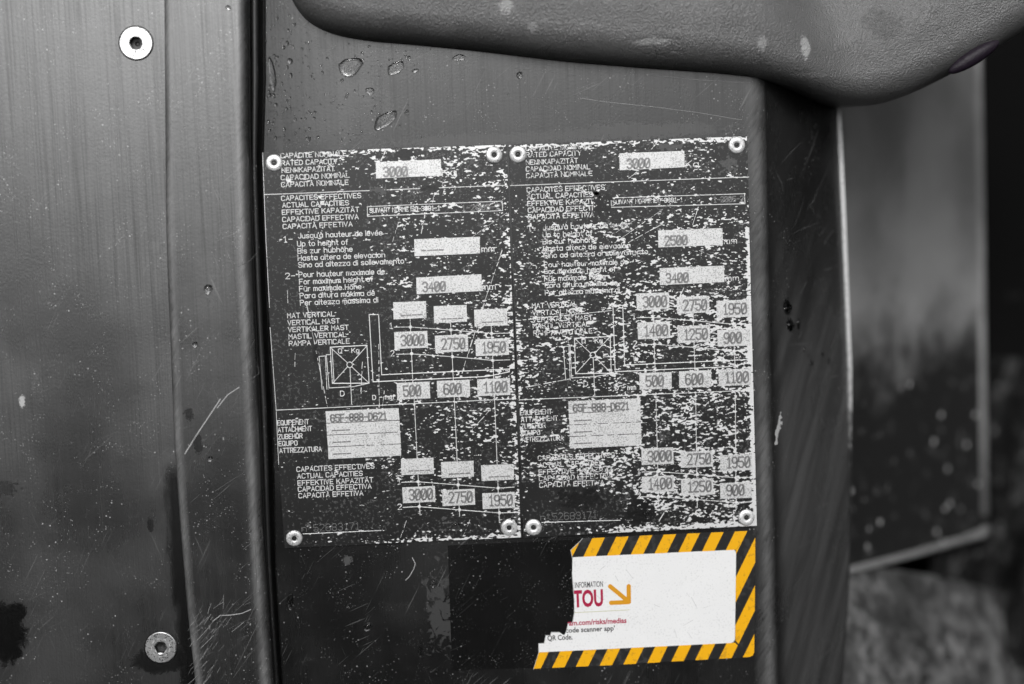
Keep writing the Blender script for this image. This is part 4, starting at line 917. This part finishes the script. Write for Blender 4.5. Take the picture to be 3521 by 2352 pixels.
ZB = zoomer(500, 1600, 1.9567)
drop(1495, 1080, 62, 70, 'hanging water drop at the end of a run below the left plate', tear, 0, .4, 14, ZB)
drop(975, 910, 44, 120, 'long drop hanging beside the seal below the left plate', None, .05, .35, 15, ZB)
drop(1850, 1245, 30, 100, 'slim drop on the panel left of the black residue', None, .1, .3, 16, ZB)
drop(1935, 790, 50, 60, 'dark drop above the grey smear left of the residue', tear, 0, .3, 17, ZB)
# on the flange
def fdrop(u, v, w_, h_, label, seed, shape=None):
    px, py = 2550 + u / 2.613, 1000 + v / 2.613; c = on_flange(px, py); k = .1335e-3 * 1.05 / 2.613
    return obj('water_drop', *drop_mesh(c, w_ / 2 * k * 1.5, h_ / 2 * k, min(w_, h_) * k * .4, shape, tilt=PHI, seed=seed), M['water'], origin=c, smooth=True, label=label, category='water drop', group='water drops on the panels')
fdrop(412, 150, 95, 120, 'topmost dark water drop on the flange', 21, tear)
fdrop(440, 318, 78, 110, 'large oval drop directly below the topmost one on the flange', 22)
fdrop(510, 300, 40, 100, 'slim curved drop right of the large oval one on the flange', 23)
fdrop(627, 650, 40, 42, 'round bead, left of the pair halfway down the flange', 24)
fdrop(780, 628, 42, 44, 'round bead, right of the pair halfway down the flange', 25)
small = [fdrop.__globals__['drop_mesh'](on_flange(2550 + u / 2.613, 1000 + v / 2.613), a * 7.5e-5 / 2, b * 5.3e-5 / 2, min(a, b) * 2.4e-5, tilt=PHI, seed=i, seg=12, rings=5) for i, (u, v, a, b) in enumerate(
    ((240, 235, 18, 65), (262, 305, 18, 45), (247, 170, 14, 35), (500, 432, 18, 48), (515, 390, 12, 25), (560, 527, 26, 50), (597, 580, 22, 40), (727, 570, 20, 46), (815, 668, 18, 30), (842, 732, 14, 22), (880, 885, 22, 44), (676, 788, 16, 20), (640, 702, 12, 18)))]
obj('fine_droplets', *join(small), M['water'], smooth=True, kind='stuff', label='scatter of fine water droplets on the folded flange', category='droplets')
small = []
for i in range(750):
    u, v = random.uniform(120, 1250), random.uniform(40, 950)
    if random.random() > math.exp(-((u - 130) / 480) ** 2) * .8 + (.5 if 700 < u < 1250 and 330 < v < 460 or 880 < u < 1020 and 640 < v < 740 else .08): continue
    d = random.choice((7, 8, 9, 11, 14, 20)) * random.uniform(.7, 1.3)
    small.append(drop_mesh(ZW(u, v, YR), d / 2 * PX * random.uniform(.7, 1.2), d / 2 * PX * random.uniform(.8, 1.7), d * PX * .3, seg=10, rings=4, seed=i))
obj('fine_droplets', *join(small), M['water'], smooth=True, kind='stuff', label='scatter of fine water droplets under the cover above the left plate', category='droplets')
def sdrop(x, y, d, label, seed, Y=YS):
    c = D(x, y, Y); k = .2e-3; return obj('water_drop', *drop_mesh(c, d / 2 * k, d / 2 * k * 1.05, d * k * .35, seed=seed), M['water'], origin=c, smooth=True, label=label, category='water drop', group='water drops on the panels')
sdrop(477, 663, 21, 'round water drop at mid height on the raised rib', 31)
sdrop(447, 790, 13, 'smaller drop lower left of the mid-height one on the rib', 32)
sdrop(523, 18, 12, 'small drop near the top of the raised rib', 33)
sdrop(482, 1052, 12, 'small drop below the long diagonal scratch on the rib', 34)
# chipped paint fleck and hairs
r = np.random.default_rng(9); ny, nx = 70, 60
yy, xx = np.mgrid[0:ny, 0:nx]; cx = 30 + (35 - yy) * .45; fld = 1 - np.hypot((xx - cx) / 9, (yy - 35) / 30) + .35 * fft_noise(ny, nx, .0006, .0006, r)
V, F = contour(fld, 0, 0, 0, .00022); c = on_flange(1785 * 1.5, 980 * 1.5, .00003)
V = np.array(V); V -= V.mean(0); V = np.stack([c[0] + V[:, 0] * math.cos(PHI), c[1] + V[:, 0] * math.sin(PHI), c[2] + V[:, 2]], 1)
obj('paint_chip', V, F, M['chip'], data, label='pale chip of missing paint on the flange')
fs = []
for k in range(75):
    x, y = random.uniform(1775, 1925), random.uniform(330, 1540); L = random.uniform(12, 90); a = random.choice((-1.1, -1.0, -.35, -.3, 1.2)) + random.gauss(0, .12); wd = random.uniform(.25, .7); bow = random.uniform(-4, 4)
    pts = [(x + L * t * math.cos(a) - bow * math.sin(math.pi * t) * math.sin(a), y + L * t * math.sin(a) + bow * math.sin(math.pi * t) * math.cos(a)) for t in (0, .25, .5, .75, 1)]
    if max(p[0] for p in pts) > 1926 or min(p[0] for p in pts) < 1772: continue
    ox_, oy_ = -math.sin(a) * wd, math.cos(a) * wd; v = []
    for i, p in enumerate(pts):
        q = (.15, .8, 1, .8, .15)[i]
        for sg in (-1, 1): v.append(on_flange((p[0] + sg * ox_ * q) * 1.5, (p[1] + sg * oy_ * q) * 1.5, .00002 + k * 2e-7))
    fs.append((v, grid_faces(5, 2)))
for v, f in fs: obj('scratch', v, f, M['scr2'], data)
def hair(pts, wd, mat='scr2', Y=YR): scratch(pts, wd, Y - .00001, data, mat)
hair([(945, 1278), (952, 1292), (948, 1305), (938, 1322), (930, 1330)], .0004, 'scr')
hair([(1330, 225), (1400, 235), (1500, 245), (1600, 258), (1700, 275)], .00016, 'scr')
hair([(1480, 130 + 40), (1600, 183), (1720, 190)], .00012, 'scr')
for _ in range(40):
    x, y = random.uniform(640, 1700), random.uniform(130, 310); L = random.uniform(20, 130); a = random.choice((1.5, 1.55, 1.62, .1, .18)) + random.uniform(-.08, .08)
    if y + L * math.sin(a) > 318 or y < 110 + (x - 600) * .07: continue
    hair([(x, y), (x + L * .5 * math.cos(a) + random.uniform(-2, 2), y + L * .5 * math.sin(a)), (x + L * math.cos(a), y + L * math.sin(a))], random.uniform(.00007, .00016))
for o_ in bpy.data.objects:
    if '_o' in o_: del o_['_o']
